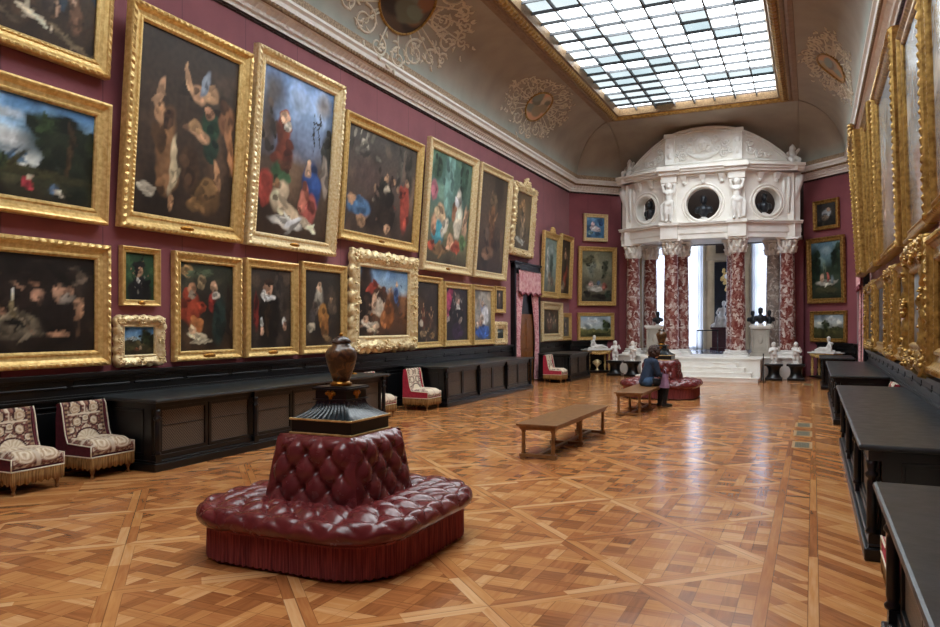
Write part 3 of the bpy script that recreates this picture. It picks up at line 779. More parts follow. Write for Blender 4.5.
picture('L', 12.01, 15.15, 3.47, 5.92, .2, .13, 'plain', 'gold', ([(0, '4a4540'), (.5, '5a4c44'), (1, '3c3028')],
   [(.22,.15,.06,.05,20,'cfc6b2'),(.2,.22,.1,.05,-10,'6a625a'),(.3,.45,.25,.2,0,'5c4a44',.9),(.75,.2,.05,.3,0,'5a544c',.6),(.9,.25,.06,.35,0,'4a443c',.6)]+[(.5,.5,.05,.12,10,'2c2a26'),(.55,.4,.03,.05,0,'b99474'),(.56,.52,.05,.05,0,'c9bca4'),(.65,.42,.04,.06,0,'40302a'),(.68,.4,.02,.03,0,'b08a6a'),
    (.55,.72,.13,.2,0,'2e2620'),(.2,.75,.16,.1,0,'55789c'),(.1,.68,.05,.05,0,'b48c6a'),(.22,.88,.06,.06,0,'b08a6a'),(.85,.65,.07,.27,0,'a3483a'),(.87,.38,.03,.05,0,'c09878'),(.8,.5,.05,.06,20,'8a3c30'),(.6,.9,.05,.04,0,'c09a7a')]),
   'wide painting of robed figures on a dark platform, higher than the ornate lower frame', T, .05, 90, 5, plate=.7)
picture('L', 15.37, 18.1, 3.1, 6.17, .22, .14, 'plain', 'gold_pale', ([(0, '47685a'), (.4, '5a7a70'), (.7, '6a6a52'), (1, '4a4030')],
   [(.45,.25,.14,.35,0,'7ea79e',.7),(.8,.2,.1,.2,0,'375446',.7),(.15,.15,.12,.12,0,'3a5040',.7),(.12,.35,.08,.1,0,'b06a76'),(.7,.4,.06,.14,0,'e4dccb'),(.72,.6,.1,.16,10,'dfd2ba'),(.3,.55,.1,.1,0,'d9b48e'),(.25,.72,.16,.12,20,'4f9aa8'),(.4,.66,.06,.12,30,'e8dcc6'),
    (.15,.65,.06,.1,0,'c99a7a'),(.55,.78,.08,.08,0,'d2a27e'),(.7,.82,.12,.06,0,'b85a44'),(.3,.88,.2,.05,0,'8a6a48'),(.9,.6,.05,.2,0,'cfa888'),(.85,.78,.08,.08,0,'6a8a5a'),(.6,.5,.04,.1,0,'b07a5a'),(.12,.85,.08,.05,0,'c9604a')]),
   'bright painting with pale green sky and many light figures in wide gilt frame', T, .05, 90, 6, plate=.7)
picture('L', 18.3, 20.6, 3.1, 6.17, .2, .13, 'plain', 'gold_pale', ([(0, '4a3e34'), (.5, '55443a'), (1, '3c302a')],
   F(.5,.5,.6,'6a4a36','9a7456',asp=1)+[(.3,.6,.12,.14,0,'5c4a40'),(.7,.65,.14,.14,0,'4a3c34'),(.5,.25,.14,.1,0,'6e5a46',.8),(.4,.8,.2,.08,0,'7a5c48'),(.5,.4,.08,.12,0,'8a6244')]),
   'tall brown murky painting beside the bright green-sky picture', T, .05, 80, 7)
picture('L', 21.05, 22.85, 3.98, 6.1, .2, .14, 'ornate', 'gold_pale', ([(0, '5a4a38'), (.4, '6e5c46'), (1, '4a4236')],
   [(.5,.25,.2,.14,0,'a8835c',.8)]+F(.5,.55,.6,'8a7a64','c4a07e',asp=1)+[(.4,.85,.25,.05,10,'b8bab0'),(.7,.7,.1,.12,0,'6a5a48')]),
   'narrow painting in carved rococo gilt frame with crest, hanging above the draped door', T, .05, 70, 8, crest=.42)
# --- lower row, left wall
picture('L', 3.4, 6.91, 1.28, 2.83, .2, .12, 'ribbed', 'gold', ([(0, '1e1814'), (.5, '241c17'), (1, '1a1410')],
   [(.66,.42,.09,.2,0,'251c18'),(.62,.75,.2,.12,0,'6d6352',.6),(.7,.68,.12,.05,0,'8a7e68'),(.6,.6,.035,.04,0,'b0866a'),(.655,.42,.008,.06,0,'f2e6c4'),(.655,.55,.01,.09,0,'8a7a58'),(.655,.7,.035,.03,0,'141210'),(.74,.25,.03,.08,-10,'b98a6c'),(.75,.42,.03,.06,0,'c4967a'),(.72,.18,.035,.05,0,'4a3c34'),
    (.84,.6,.1,.3,0,'1f1815'),(.87,.35,.035,.08,10,'b88e72'),(.87,.44,.04,.05,0,'8a8074'),(.9,.2,.06,.08,0,'6a5c4e'),(.83,.4,.016,.08,-25,'c99e80'),(.925,.5,.025,.06,20,'c09474'),(.93,.6,.02,.06,0,'9a7458'),(.84,.82,.05,.03,0,'b58a6c'),(.78,.2,.12,.12,0,'201915')]),
   'dark candlelit table scene in gilt frame at the left edge, lower row', 0, .03, 110, 9, plate=1.4)
picture('L', 7.11, 7.76, 2.06, 2.86, .085, .08, 'plain', 'gold', ([(0, '26402a'), (1, '2c4a30')],
   [(.5,.85,.45,.3,0,'16171a'),(.52,.62,.25,.15,0,'191a1e'),(.5,.38,.13,.14,0,'c99e7c'),(.48,.24,.22,.07,-8,'141413'),(.4,.36,.06,.16,0,'1b1614'),(.45,.58,.05,.08,-20,'e0dacb')]),
   'small portrait of a black-capped sitter on dark green ground', 0, .02, 60, 10, plate=.8)
picture('L', 7.04, 7.8, 1.27, 1.9, .13, .1, 'ornate', 'gold_pale', ([(0, '3a76b0'), (.35, '7aa4c4'), (.45, '97b4bf'), (.5, '3f3c26'), (1, '2a2417')],
   [(.72,.35,.2,.3,0,'28301c',.7),(.9,.5,.12,.25,0,'222817',.7),(.3,.4,.2,.05,0,'c4ccc6',.8),(.45,.8,.1,.06,0,'7a4a30'),(.55,.75,.04,.08,0,'c0a080'),(.2,.75,.2,.08,0,'4e4a2c')]),
   'tiny blue-sky landscape in carved gilt frame under the green portrait', 0, .02, 56, 11)
picture('L', 8.0, 9.39, 1.27, 2.87, .15, .1, 'ribbed', 'gold', ([(0, '2e3428'), (.4, '2a241d'), (1, '3a2a1c')],
   [(.14,.1,.11,.07,0,'c09a66'),(.4,.12,.25,.07,-8,'4c5640',.8),(.2,.52,.17,.2,0,'a4452e'),(.22,.3,.08,.07,0,'c08e6a'),(.22,.37,.06,.05,0,'8a7a68'),(.62,.45,.1,.13,0,'9a3830'),(.72,.66,.14,.3,5,'22332e'),(.62,.27,.06,.07,0,'d0a684'),(.66,.37,.08,.04,10,'c9bfae'),
    (.4,.22,.07,.09,0,'9a8462'),(.38,.5,.1,.06,10,'a8452f'),(.3,.72,.12,.1,0,'a5683c'),(.32,.83,.18,.05,10,'ddc9a6'),(.24,.76,.06,.05,0,'dcb48e'),(.4,.9,.2,.03,0,'cdbd9e'),(.9,.5,.05,.3,0,'241d17')]),
   'painting of red-robed kneeling figures around an infant, left of the black-clad portrait', 0, .02, 90, 12, plate=.8)
picture('L', 9.49, 10.84, 1.27, 2.89, .15, .1, 'plain', 'gold', ([(0, '3a332c'), (.5, '332c26'), (1, '231c18')],
   [(.7,.3,.12,.35,0,'4a4038',.7),(.45,.65,.28,.32,0,'17140f'),(.5,.42,.22,.1,0,'191611'),(.42,.6,.05,.2,5,'3c2a1c'),(.45,.25,.09,.1,0,'cda082'),(.45,.17,.1,.045,0,'3a2a20'),(.44,.36,.17,.045,0,'e4e0d6'),(.34,.32,.05,.05,30,'dcd8ce'),(.27,.68,.04,.06,0,'dcd8cc'),(.29,.78,.05,.05,0,'cda082'),(.82,.66,.045,.05,0,'dcd8cc'),(.85,.73,.05,.05,0,'cda082'),(.15,.55,.06,.25,0,'6a2620')]),
   'portrait of a black-clad sitter with white ruff collar', 0, .02, 80, 13, plate=.8)
picture('L', 10.94, 12.36, 1.27, 2.95, .15, .1, 'plain', 'gold', ([(0, '34302c'), (.5, '2f2a24'), (1, '2a2019')],
   [(.4,.35,.13,.16,0,'a89f8e',.8),(.4,.22,.06,.06,0,'c4a486'),(.5,.58,.13,.16,0,'a07038'),(.55,.75,.1,.18,0,'8a5c30'),(.28,.5,.1,.1,0,'6a5c50'),(.75,.45,.12,.14,0,'54483c'),(.72,.38,.04,.05,0,'b08c6c'),(.18,.75,.1,.06,0,'b5a890'),(.6,.9,.12,.04,20,'8c7250'),(.2,.6,.1,.1,0,'4a4440')]),
   'dark painting with pale central figure, behind the vase lid', 0, .02, 70, 14)
picture('L', 12.5, 15.06, 1.3, 3.26, .28, .15, 'ornate', 'gold_pale', ([(0, '5d83ae'), (.25, '8aa4b8'), (.4, '6a4a34'), (1, '4a2f1d')],
   [(.14,.45,.16,.6,0,'3a2c22',.5),(.3,.3,.12,.1,0,'9c4030'),(.42,.4,.16,.14,0,'4e3426'),(.4,.58,.1,.14,20,'d9c8b0'),(.3,.5,.05,.15,10,'d8b090'),(.75,.38,.05,.14,0,'4a6a9c'),(.76,.22,.025,.04,0,'d2ac8a'),(.6,.68,.12,.2,0,'8e5428'),(.5,.75,.06,.14,0,'a5673a'),(.2,.82,.16,.05,10,'e0d2bc'),(.3,.88,.12,.04,-10,'ddc0a0'),(.15,.75,.06,.05,0,'d2a888'),(.9,.75,.1,.1,0,'6a4226')]),
   'struggling figures under blue sky in heavy carved gilt frame, centre of the lower row', .02, .03, 90, 15)
picture('L', 15.16, 16.55, 1.25, 2.96, .15, .1, 'plain', 'gold', (DK,
   F(.3,.55,.4,'6a3a26','b08a66',asp=1)+F(.65,.6,.4,'5a4030','b08a66',asp=1)+[(.2,.68,.08,.07,0,'d0c4ae'),(.5,.2,.3,.12,0,'3c342e',.9),(.3,.85,.15,.05,0,'a98c66'),(.7,.9,.14,.04,0,'8a6a44')]),
   'dark painting of several small figures right of the heavy carved frame', 0, .02, 56, 16)
picture('L', 16.65, 18.27, 1.25, 2.89, .16, .1, 'plain', 'gold', ([(0, '2a2226'), (1, '241c20')],
   [(.15,.22,.12,.3,20,'a43a5c'),(.1,.4,.06,.18,20,'b85070'),(.55,.6,.28,.38,0,'1c181c'),(.55,.24,.09,.09,0,'d2a890'),(.55,.15,.1,.05,0,'6a5c54'),(.56,.34,.09,.06,0,'e2dcd2'),(.66,.62,.09,.05,-40,'dcc0ac'),(.12,.6,.1,.04,-30,'d8c0b0'),(.5,.82,.22,.16,0,'3a2440')]),
   'portrait of a dark-gowned sitter beside a crimson curtain', 0, .02, 56, 17)
picture('L', 18.4, 19.84, 1.25, 2.9, .14, .1, 'plain', 'gold', ([(0, '6a6660'), (.25, 'a49c90'), (.6, '7c7a78'), (1, '4a4640')],
   [(.5,.15,.3,.1,0,'c4bdb0',.9),(.5,.35,.12,.14,0,'8c94b4'),(.48,.28,.08,.06,0,'cfae94'),(.65,.52,.22,.2,0,'e6e6ea'),(.45,.58,.12,.1,0,'dcc4b0'),(.35,.8,.3,.15,0,'3f68b8'),(.65,.84,.25,.12,0,'4a74c4'),(.2,.7,.12,.06,0,'cbb6a4'),(.4,.66,.1,.06,0,'c09a84')]),
   'painting of a white-veiled figure in blue skirts', 0, .02, 56, 18)
picture('L', 19.97, 20.75, 2.15, 2.93, .12, .08, 'plain', 'gold', ([(0, '3a342e'), (1, '2c2622')], [(.5,.5,.16,.35,0,'6a5a52'),(.5,.25,.1,.1,0,'c4a48c'),(.5,.8,.3,.1,0,'4a4038')]),
   'very small dark upright picture left of the draped door, upper of two', 0, .02, 30, 19)
picture('L', 19.96, 20.82, 1.24, 1.85, .17, .09, 'ornate', 'gold_pale', ([(0, '5a6a70'), (.5, '3a4440'), (1, '262a24')], [(.5,.6,.3,.2,0,'26302a'),(.4,.3,.2,.1,0,'8a9aa0')]),
   'tiny dark landscape in pale carved frame beside the draped door', 0, .02, 30, 20)
picture('L', 23.95, 25.72, 2.74, 5.0, .22, .12, 'plain', 'gold', ([(0, '7a8a80'), (.4, '8aa09a'), (1, '5a5a4c')],
   [(.3,.4,.1,.35,0,'cfd4ca',.6),(.6,.5,.14,.3,0,'4a5a52',.7),(.45,.75,.12,.14,0,'a0907c'),(.7,.8,.1,.1,0,'6a5a4a'),(.6,.2,.2,.12,0,'a8b8b4',.9)]),
   'narrow pale greenish painting with small crest, first after the draped door', .04, .03, 50, 21, crest=.3)
picture('L', 25.85, 27.3, 2.77, 5.1, .2, .12, 'plain', 'gold', ([(0, '3a342e'), (.5, '4a4038'), (1, '332a24')],
   [(.5,.5,.14,.3,0,'2c2826'),(.5,.75,.14,.14,0,'9a4a38'),(.5,.28,.09,.08,0,'c4a080'),(.3,.85,.15,.08,0,'b8a890'),(.65,.6,.1,.15,0,'8c4236')]),
   'tall dark painting touching the left room corner, upper', .04, .03, 46, 22)
picture('L', 23.95, 26.2, 1.23, 2.6, .27, .14, 'plain', 'gold_pale', ([(0, '55483a'), (1, '3a3026')],
   F(.4,.5,.7,'7a5a4a','c4a48a',asp=1)+F(.7,.55,.6,'6a6a5a','c4a48a',asp=1)),
   'small figure painting in very wide gilt frame above the red chair', 0, .02, 40, 23)
picture('L', 26.3, 27.38, 1.22, 2.25, .16, .1, 'plain', 'gold', ([(0, '8a8478'), (1, '6a6458')], [(.5,.5,.36,.42,0,'4a4640'),(.5,.4,.14,.16,0,'c0b0a0'),(.5,.7,.2,.2,0,'7a7a80')]),
   'small oval portrait in gilt frame beside the left room corner', 0, .02, 36, 24)
# --- canted wall, left
tC = lambda x: (x-XL)/.70711
picture('CL', tC(-8.0), tC(-7.26), 5.0, 6.05, .14, .1, 'plain', 'gold_pale', ([(0, '5a86b0'), (1, '4a7498')],
   [(.5,.55,.3,.14,10,'e6d8dc'),(.35,.35,.1,.14,0,'dcc8cc'),(.8,.3,.12,.1,0,'31507c'),(.2,.75,.14,.1,0,'86a4a8'),(.7,.8,.14,.08,0,'3a5a7c')]),
   'small blue painting of a pale animal high on the left angled wall', .03, .03, 40, 25)
picture('CL', tC(-8.17), tC(-7.0), 2.54, 4.79, .17, .11, 'plain', 'gold', ([(0, '6f6c56'), (.35, '8a8a74'), (.55, '6a6654'), (1, '3a3830')],
   [(.3,.35,.14,.2,0,'9aa090',.8),(.75,.35,.1,.2,0,'565a48',.8),(.2,.2,.25,.1,-10,'5a5840',.8),(.5,.72,.35,.1,0,'8a8478'),(.5,.76,.22,.06,0,'d8d6cc'),(.3,.65,.06,.06,0,'b8988a'),(.55,.62,.06,.06,0,'5c7084'),(.75,.68,.07,.07,0,'a8685a'),(.2,.85,.1,.08,0,'2e2c26'),(.6,.9,.3,.05,0,'2a2822'),(.85,.85,.08,.08,0,'4a5a4a')]),
   'painting of a crowded banquet under arches on the left angled wall', .03, .03, 60, 26)
picture('CL', tC(-8.17), tC(-7.05), 1.22, 2.27, .13, .1, 'plain', 'gold', ([(0, '9ab0c0'), (.35, 'c2ccd0'), (.6, 'a9b4b0'), (.64, '6e6e44'), (1, '4a4a2a')],
   [(.85,.45,.16,.3,0,'3c4a2c',.8),(.4,.25,.25,.1,0,'dfe2e0',.9),(.3,.72,.3,.06,0,'7c7a4a'),(.6,.9,.4,.08,0,'3c3c24')]),
   'green meadow landscape low on the left angled wall', 0, .02, 50, 27)
# --- canted wall, right
tR = lambda x: (x-XB)/.70711
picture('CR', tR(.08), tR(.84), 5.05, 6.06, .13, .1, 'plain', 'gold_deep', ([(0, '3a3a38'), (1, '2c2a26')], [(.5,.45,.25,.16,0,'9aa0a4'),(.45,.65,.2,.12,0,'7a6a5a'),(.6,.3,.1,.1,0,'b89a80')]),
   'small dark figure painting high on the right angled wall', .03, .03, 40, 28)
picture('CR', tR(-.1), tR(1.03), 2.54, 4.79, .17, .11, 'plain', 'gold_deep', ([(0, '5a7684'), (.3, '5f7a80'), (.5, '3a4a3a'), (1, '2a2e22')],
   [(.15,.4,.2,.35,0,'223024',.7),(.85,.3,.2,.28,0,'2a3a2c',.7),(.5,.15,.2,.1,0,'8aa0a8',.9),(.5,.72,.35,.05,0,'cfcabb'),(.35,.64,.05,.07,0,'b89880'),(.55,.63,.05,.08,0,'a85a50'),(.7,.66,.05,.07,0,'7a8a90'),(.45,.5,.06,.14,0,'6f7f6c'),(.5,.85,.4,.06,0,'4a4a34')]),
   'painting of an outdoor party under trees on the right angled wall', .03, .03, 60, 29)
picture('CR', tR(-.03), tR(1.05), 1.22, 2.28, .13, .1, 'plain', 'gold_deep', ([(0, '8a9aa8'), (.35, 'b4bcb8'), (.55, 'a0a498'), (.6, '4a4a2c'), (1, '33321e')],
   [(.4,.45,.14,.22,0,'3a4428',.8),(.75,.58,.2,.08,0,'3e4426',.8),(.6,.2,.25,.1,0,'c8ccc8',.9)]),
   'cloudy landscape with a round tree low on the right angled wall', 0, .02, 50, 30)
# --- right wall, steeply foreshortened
GLARE = [(0, '8ea4b4'), (.5, 'b4bcc0'), (1, '8a7a74')]  # pale canvas colours stand in for skylight glare on the varnish
picture('R', 7.0, 9.8, 2.95, 6.3, .22, .16, 'ribbed', 'gold_deep', (GLARE, [(.3,.4,.2,.15,0,'c4ccd0'),(.6,.7,.2,.2,0,'a08a84')]), 'large painting with pale painted glare in ribbed gilt frame cut off by the top right edge', .03, .02, 40, 31, gloss=True)
picture('R', 9.95, 12.3, 2.95, 5.92, .18, .12, 'plain', 'gold_deep', (GLARE, [(.5,.4,.25,.2,0,'b8c4cc'),(.5,.75,.2,.15,0,'a88a86'),(.7,.6,.1,.1,0,'c49a98')]), 'tall painting with pale painted glare in plain gilt frame, second from the right edge, upper row', .03, .02, 40, 32, gloss=True)
picture('R', 12.6, 16.4, 2.95, 6.2, .2, .16, 'ribbed', 'gold_deep', (GLARE, [(.4,.3,.3,.2,0,'bcccd6'),(.5,.65,.2,.2,0,'b09a98'),(.2,.7,.1,.2,0,'c8b0ac')]), 'large painting with pale painted glare in ribbed gilt frame, third from the right edge, upper row', .03, .04, 40, 33, gloss=True)
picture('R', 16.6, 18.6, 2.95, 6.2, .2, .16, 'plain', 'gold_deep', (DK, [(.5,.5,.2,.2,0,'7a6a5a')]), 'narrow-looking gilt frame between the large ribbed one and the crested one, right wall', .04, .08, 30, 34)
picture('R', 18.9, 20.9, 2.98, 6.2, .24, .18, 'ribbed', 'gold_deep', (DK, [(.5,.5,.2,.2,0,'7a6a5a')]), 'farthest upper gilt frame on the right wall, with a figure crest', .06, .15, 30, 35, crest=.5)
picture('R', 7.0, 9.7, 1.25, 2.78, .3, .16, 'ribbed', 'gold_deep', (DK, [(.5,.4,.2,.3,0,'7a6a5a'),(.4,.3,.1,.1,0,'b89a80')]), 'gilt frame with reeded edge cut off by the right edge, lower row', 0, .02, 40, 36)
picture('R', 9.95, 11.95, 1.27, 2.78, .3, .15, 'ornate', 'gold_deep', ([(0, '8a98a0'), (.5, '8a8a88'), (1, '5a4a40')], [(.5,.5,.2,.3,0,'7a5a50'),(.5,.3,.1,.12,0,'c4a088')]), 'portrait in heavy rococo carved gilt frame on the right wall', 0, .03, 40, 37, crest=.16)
for i, (a, b, lb) in enumerate(((12.15, 13.75, 'nearest the rococo frame'), (13.85, 15.35, 'second past the rococo frame'), (15.5, 18.0, 'third past the rococo frame'), (18.4, 21.15, 'farthest from the rococo frame'))):
    picture('R', a, b, 1.26, 2.74, .2, .12, 'ribbed' if i % 2 == 0 else 'ornate', 'gold_deep', (DK, F(.5,.5,.7,'6a4a3a','b89272',asp=1)), 'gilt framed picture in the lower right row, '+lb, 0, .02, 26, 38+i)

# ------------------------------------------------------------------ display cases
def case(name, side, y0, y1, xf, depth, bays, label, group):
    L = y1-y0
    root = thing('display_case', label, 'display case', (xf, (y0+y1)/2, 0), pi/2 if side == 'L' else -pi/2, group)
    h = .892; hl = L/2
    MB().box(-hl-.03, hl+.03, -.04, depth, h-.045, h).build('worktop', 'black_top', root, .018)
    MB().box(-hl, hl, .0, depth, 0, .1).add([], []).box(-hl+.02, hl-.02, .03, depth, .1, .13).build('plinth', 'black', root, .012)
    b = MB(); b.box(-hl+.05, hl-.05, .12, depth, .12, h-.05)
    b.box(-hl+.05, hl-.05, .07, .14, .13, .19); b.box(-hl+.05, hl-.05, .07, .14, h-.11, h-.045)
    for sx in (-1, 1):
        x = sx*(hl-.05)
        b.box(x-.012, x+.012, .25, .28, .2, .75); b.box(x-.012, x+.012, depth-.28, depth-.25, .2, .75)
        b.box(x-.012, x+.012, .25, depth-.25, .73, .76); b.box(x-.012, x+.012, .25, depth-.25, .19, .22)
    b.build('carcass', 'black', root, .004)
    bw = (L-.16)/bays
    for i in range(bays+1):
        x = -hl+.08+i*bw
        c = MB(); c.box(x-.045, x+.045, .03, .12, .1, .2); c.box(x-.045, x+.045, .03, .12, h-.13, h-.045)
        c.lathe([(.042,.2),(.046,.22),(.03,.24),(.036,.27),(.034,.6),(.027,.62),(.048,.64),(.048,.66),(.027,.68),(.038,.72),(.04,.76)], 12, (x, .055, 0))
        c.build('colonnette', 'black', root)
    for i in range(bays):
        for s in (0, 1):
            x0 = -hl+.08+i*bw+.05+s*(bw-.1)/2+.008; x1 = x0+(bw-.1)/2-.016
            f = MB(); f.box(x0, x0+.05, .085, .115, .19, h-.11); f.box(x1-.05, x1, .085, .115, .19, h-.11)
            f.box(x0+.05, x1-.05, .085, .115, .19, .235); f.box(x0+.05, x1-.05, .085, .115, h-.155, h-.11); f.box(x0+.05, x1-.05, .095, .11, .54, .55)
            d = f.build('door', 'black', root, .003)
            MB().box(x0+.05, x1-.05, .105, .112, .235, h-.155).build('wire_panel', 'wire', d)
    return root
G1 = 'long black display cases along the walls'
case('a', 'L', 6.7, 12.2, -7.27, 1.07, 3, 'long black display case beside two tapestry chairs, behind the near ottoman', G1)
case('b', 'L', 14.62, 20.1, -7.22, 1.1, 3, 'long black display case ending in front of the draped door', G1)
case('c', 'L', 22.85, 25.2, -6.95, 1.1, 1, 'short black display case beside the left console table', G1)
case('d', 'R', -1.2, 4.92, .355, .87, 3, 'black display case at the bottom right corner of the photo', G1)
case('e', 'R', 6.45, 12.6, .355, .87, 3, 'long black display case on the right, nearest whole one', G1)
case('f', 'R', 15.0, 21.0, .33, .9, 3, 'long black display case on the right, second whole one', G1)
case('g', 'R', 23.0, 25.2, .2, .85, 1, 'short black display case on the right before the console table', G1)
t = thing('label_stand', 'small metal stand on the far end of the near left display case', 'stand', (-7.75, 11.75, .892))
MB().lathe([(.07,0),(.07,.015),(.02,.025)], 16).build('foot', 'gilt_mount', t); MB().lathe([(.01,.02),(.01,.17),(.022,.18),(.01,.2)], 10).build('stem', 'iron', t)

# ------------------------------------------------------------------ tapestry chairs
def chair(wine=True):
    side = 'wine_side' if wine else 'red_side'
    root = thing('slipper_chair', '', 'chair')
    ground = hx('64222c') if wine else hx('9a6a64'); cream = hx('dccdb4'); gold = hx('a98a6c') if wine else hx('d8c8b0'); dark = hx('3c1a1e') if wine else hx('5a4a48')
    def pat(u, v, seed):
        n = noise.noise((u*13, v*13, seed))
        c = mixc(ground, gold, .35+.5*n)
        sw = abs(sin((u*9+noise.noise((u*7, v*7, seed))*2.2)*2)*cos(v*22+noise.noise((v*6, u*6, seed+3))*4))
        if sw > .6: c = mixc(c, cream, .7)
        elif sw < .12: c = mixc(c, dark, .7)
        for (cu, cv, r) in ((.28,.83,.15), (.72,.83,.15), (.3,.5,.12), (.7,.5,.12), (.5,.58,.08), (.15,.3,.09), (.85,.3,.09), (.5,.36,.07)):
            d = sqrt(((u-cu))**2+((v-cv)*.9)**2)
            if d < r: c = mixc(cream, gold, .5+.5*sin(d*90+n*3)) if d < r*.8 else dark
        d = sqrt((u-.5)**2+((v-.06)*1.1)**2)
        if d < .3: c = mixc(cream, gold, .3+.35*sin(atan2(v-.06, u-.5)*14+n*2)) if d < .26 else dark
        if abs(u-.5) < .025 and v > .66: c = cream
        if abs(v-.68) < .02: c = cream
        if u < .05 or u > .95: c = cream
        elif u < .11 or u > .89: c = mixc(dark, gold, .5+.5*sin(v*60))
        return c
    def pats(u, v):
        n = noise.noise((u*13, v*13, 3)); c = mixc(ground, gold, .4+.5*n)
        sw = abs(sin((u*8+n*1.5)*2.6)*cos(v*16+n*2))
        if sw > .6: c = mixc(c, cream, .6)
        elif sw < .14: c = mixc(c, dark, .7)
        for (cu, cv, r) in ((.27,.3,.2), (.73,.3,.2), (.27,.75,.2), (.73,.75,.2)):
            d = sqrt((u-cu)**2+(v-cv)**2)
            if d < r: c = mixc(cream, gold, .45+.5*sin(d*70+n*3))
        if abs(u-.5) < .04 or abs(v-.52) < .025: c = mixc(cream, ground, .3)
        return c
    W = .29
    s = MB()
    def seat(u, v):
        x = (u-.5)*2*W; e = min(u, 1-u)*8; e = min(1, e)
        t = v
        if t < .25: y = -.3-.0; q = t/.25; return V((x, -.3-.012*sin(q*pi), .285+.1*q))
        q = (t-.25)/.75; y = -.3+.5*q
        z = .385+.055*sin(min(1, e)*pi/2)*min(1, q*6)**.5+.012*sin(q*pi)
        return V((x, y, z))
    s.grid(seat, 34, 40, lambda u, v: pats(u, v))
    s.build('seat', 'tapestry', root, fix=False)
    b = MB()
    def back(u, v):
        x = (u-.5)*2*W; z = .4+.47*v; y = .12+.09*v+.025*sin(pi*v)
        y -= .02*sin(pi*u)
        if v > .93:
            a = (v-.93)/.07*pi; z = .4+.47*.93+.035*sin(a); y = .21+.045*(1-cos(a))
        return V((x, y, z))
    b.grid(back, 40, 50, lambda u, v: pat(u, v, 5))
    b.build('backrest', 'tapestry', root, fix=False)
    p = MB()
    def sidep(x0, x1):
        pts = [(-.3,.255),(-.3,.385),(.1,.4),(.14,.5),(.2,.84),(.225,.87),(.28,.86),(.3,.7),(.3,.255)]
        p.add([(x0, y, z) for y, z in pts]+[(x1, y, z) for y, z in pts], [tuple(range(9)), tuple(range(9, 18))[::-1]]+[(i, (i+1)%9, 9+(i+1)%9, 9+i) for i in range(9)])
    sidep(-W-.012, -W+.02); sidep(W-.02, W+.012); p.box(-W, W, .27, .295, .255, .84); p.box(-W, W, -.285, .29, .25, .33)
    p.build('side_panel', side, root)
    q = MB()
    for x in (-W-.014, W+.014):
        q.tube([(x, -.305, .262), (x, -.305, .385), (x, -.1, .392), (x, .09, .402), (x, .13, .5), (x, .19, .82), (x, .215, .875)], .008, 6)
        q.tube([(x, -.305, .258), (x, .3, .258)], .008, 6)
    q.tube([(-W-.014, -.308, .258), (W+.014, -.308, .258)], .008, 6)
    q.build('piping', 'piping', root)
    f = MB(); n = 130; P = [(-W-.015, .3), (-W-.015, -.31), (W+.015, -.31), (W+.015, .3)]
    tot = .61*2+.61; path = []
    for i in range(n+1):
        s_ = i/n*3; k = min(2, int(s_)); t_ = s_-k; a, c2 = P[k], P[k+1]; path.append((a[0]+(c2[0]-a[0])*t_, a[1]+(c2[1]-a[1])*t_))
    vs = []
    for i, (x, y) in enumerate(path):
        k = .006*sin(i*2.2)
        nx = (-1 if x < -W else 1 if x > W else 0)*k; ny = (-k if y < -.3 else 0)
        vs += [(x, y, .255), (x+nx, y+ny, .2), (x+nx, y+ny, .115+.012*sin(i*1.1)), (x*.99, y*.99, .115+.012*sin(i*1.1))]
    f.add(vs, [(i*4+j, i*4+j+1, i*4+j+5, i*4+j+4) for i in range(n) for j in range(3)], True)
    f.build('fringe', 'gold_fringe', root, fix=False)
    for x in (-W+.04, W-.04):
        for y in (-.26, .26):
            l = MB(); l.lathe([(.012,0),(.02,.01),(.02,.03),(.012,.04),(.018,.06),(.028,.09),(.03,.26)], 12, (x, y, 0)); l.build('leg', 'brown_wood', root)
    return root
def put(o, loc, rz, label, group='low tapestry chairs along the walls'):
    o.location = loc; o.rotation_euler = (0, 0, rz); o['label'] = label; o['group'] = group
cw = chair(True); cr = chair(False)
put(cw, (-7.9, 5.42, 0), pi/2, 'wine tapestry slipper chair cut off by the left edge')
dup(cw, (-7.9, 6.37, 0), pi/2, 'wine tapestry slipper chair between the left-edge chair and the display case')
put(cr, (-7.62, 14.18, 0), pi/2, 'cream and bright red tapestry chair between the two long left display cases')
dup(cr, (-7.78, 12.55, 0), pi/2, 'tapestry chair mostly hidden behind the near ottoman and its stand')
dup(cr, (-7.35, 22.5, 0), pi/2, 'tapestry chair with red side standing by the draped door')
lowc = dup(cr, (.74, 5.68, 0), pi, 'low red-backed tapestry chair squeezed between the right cases, bottom right corner')
lowc.scale = (1, 1, .83)
dup(cr, (.95, 13.75, 0), -pi/2, 'tapestry chair whose top shows over the nearest whole right case')

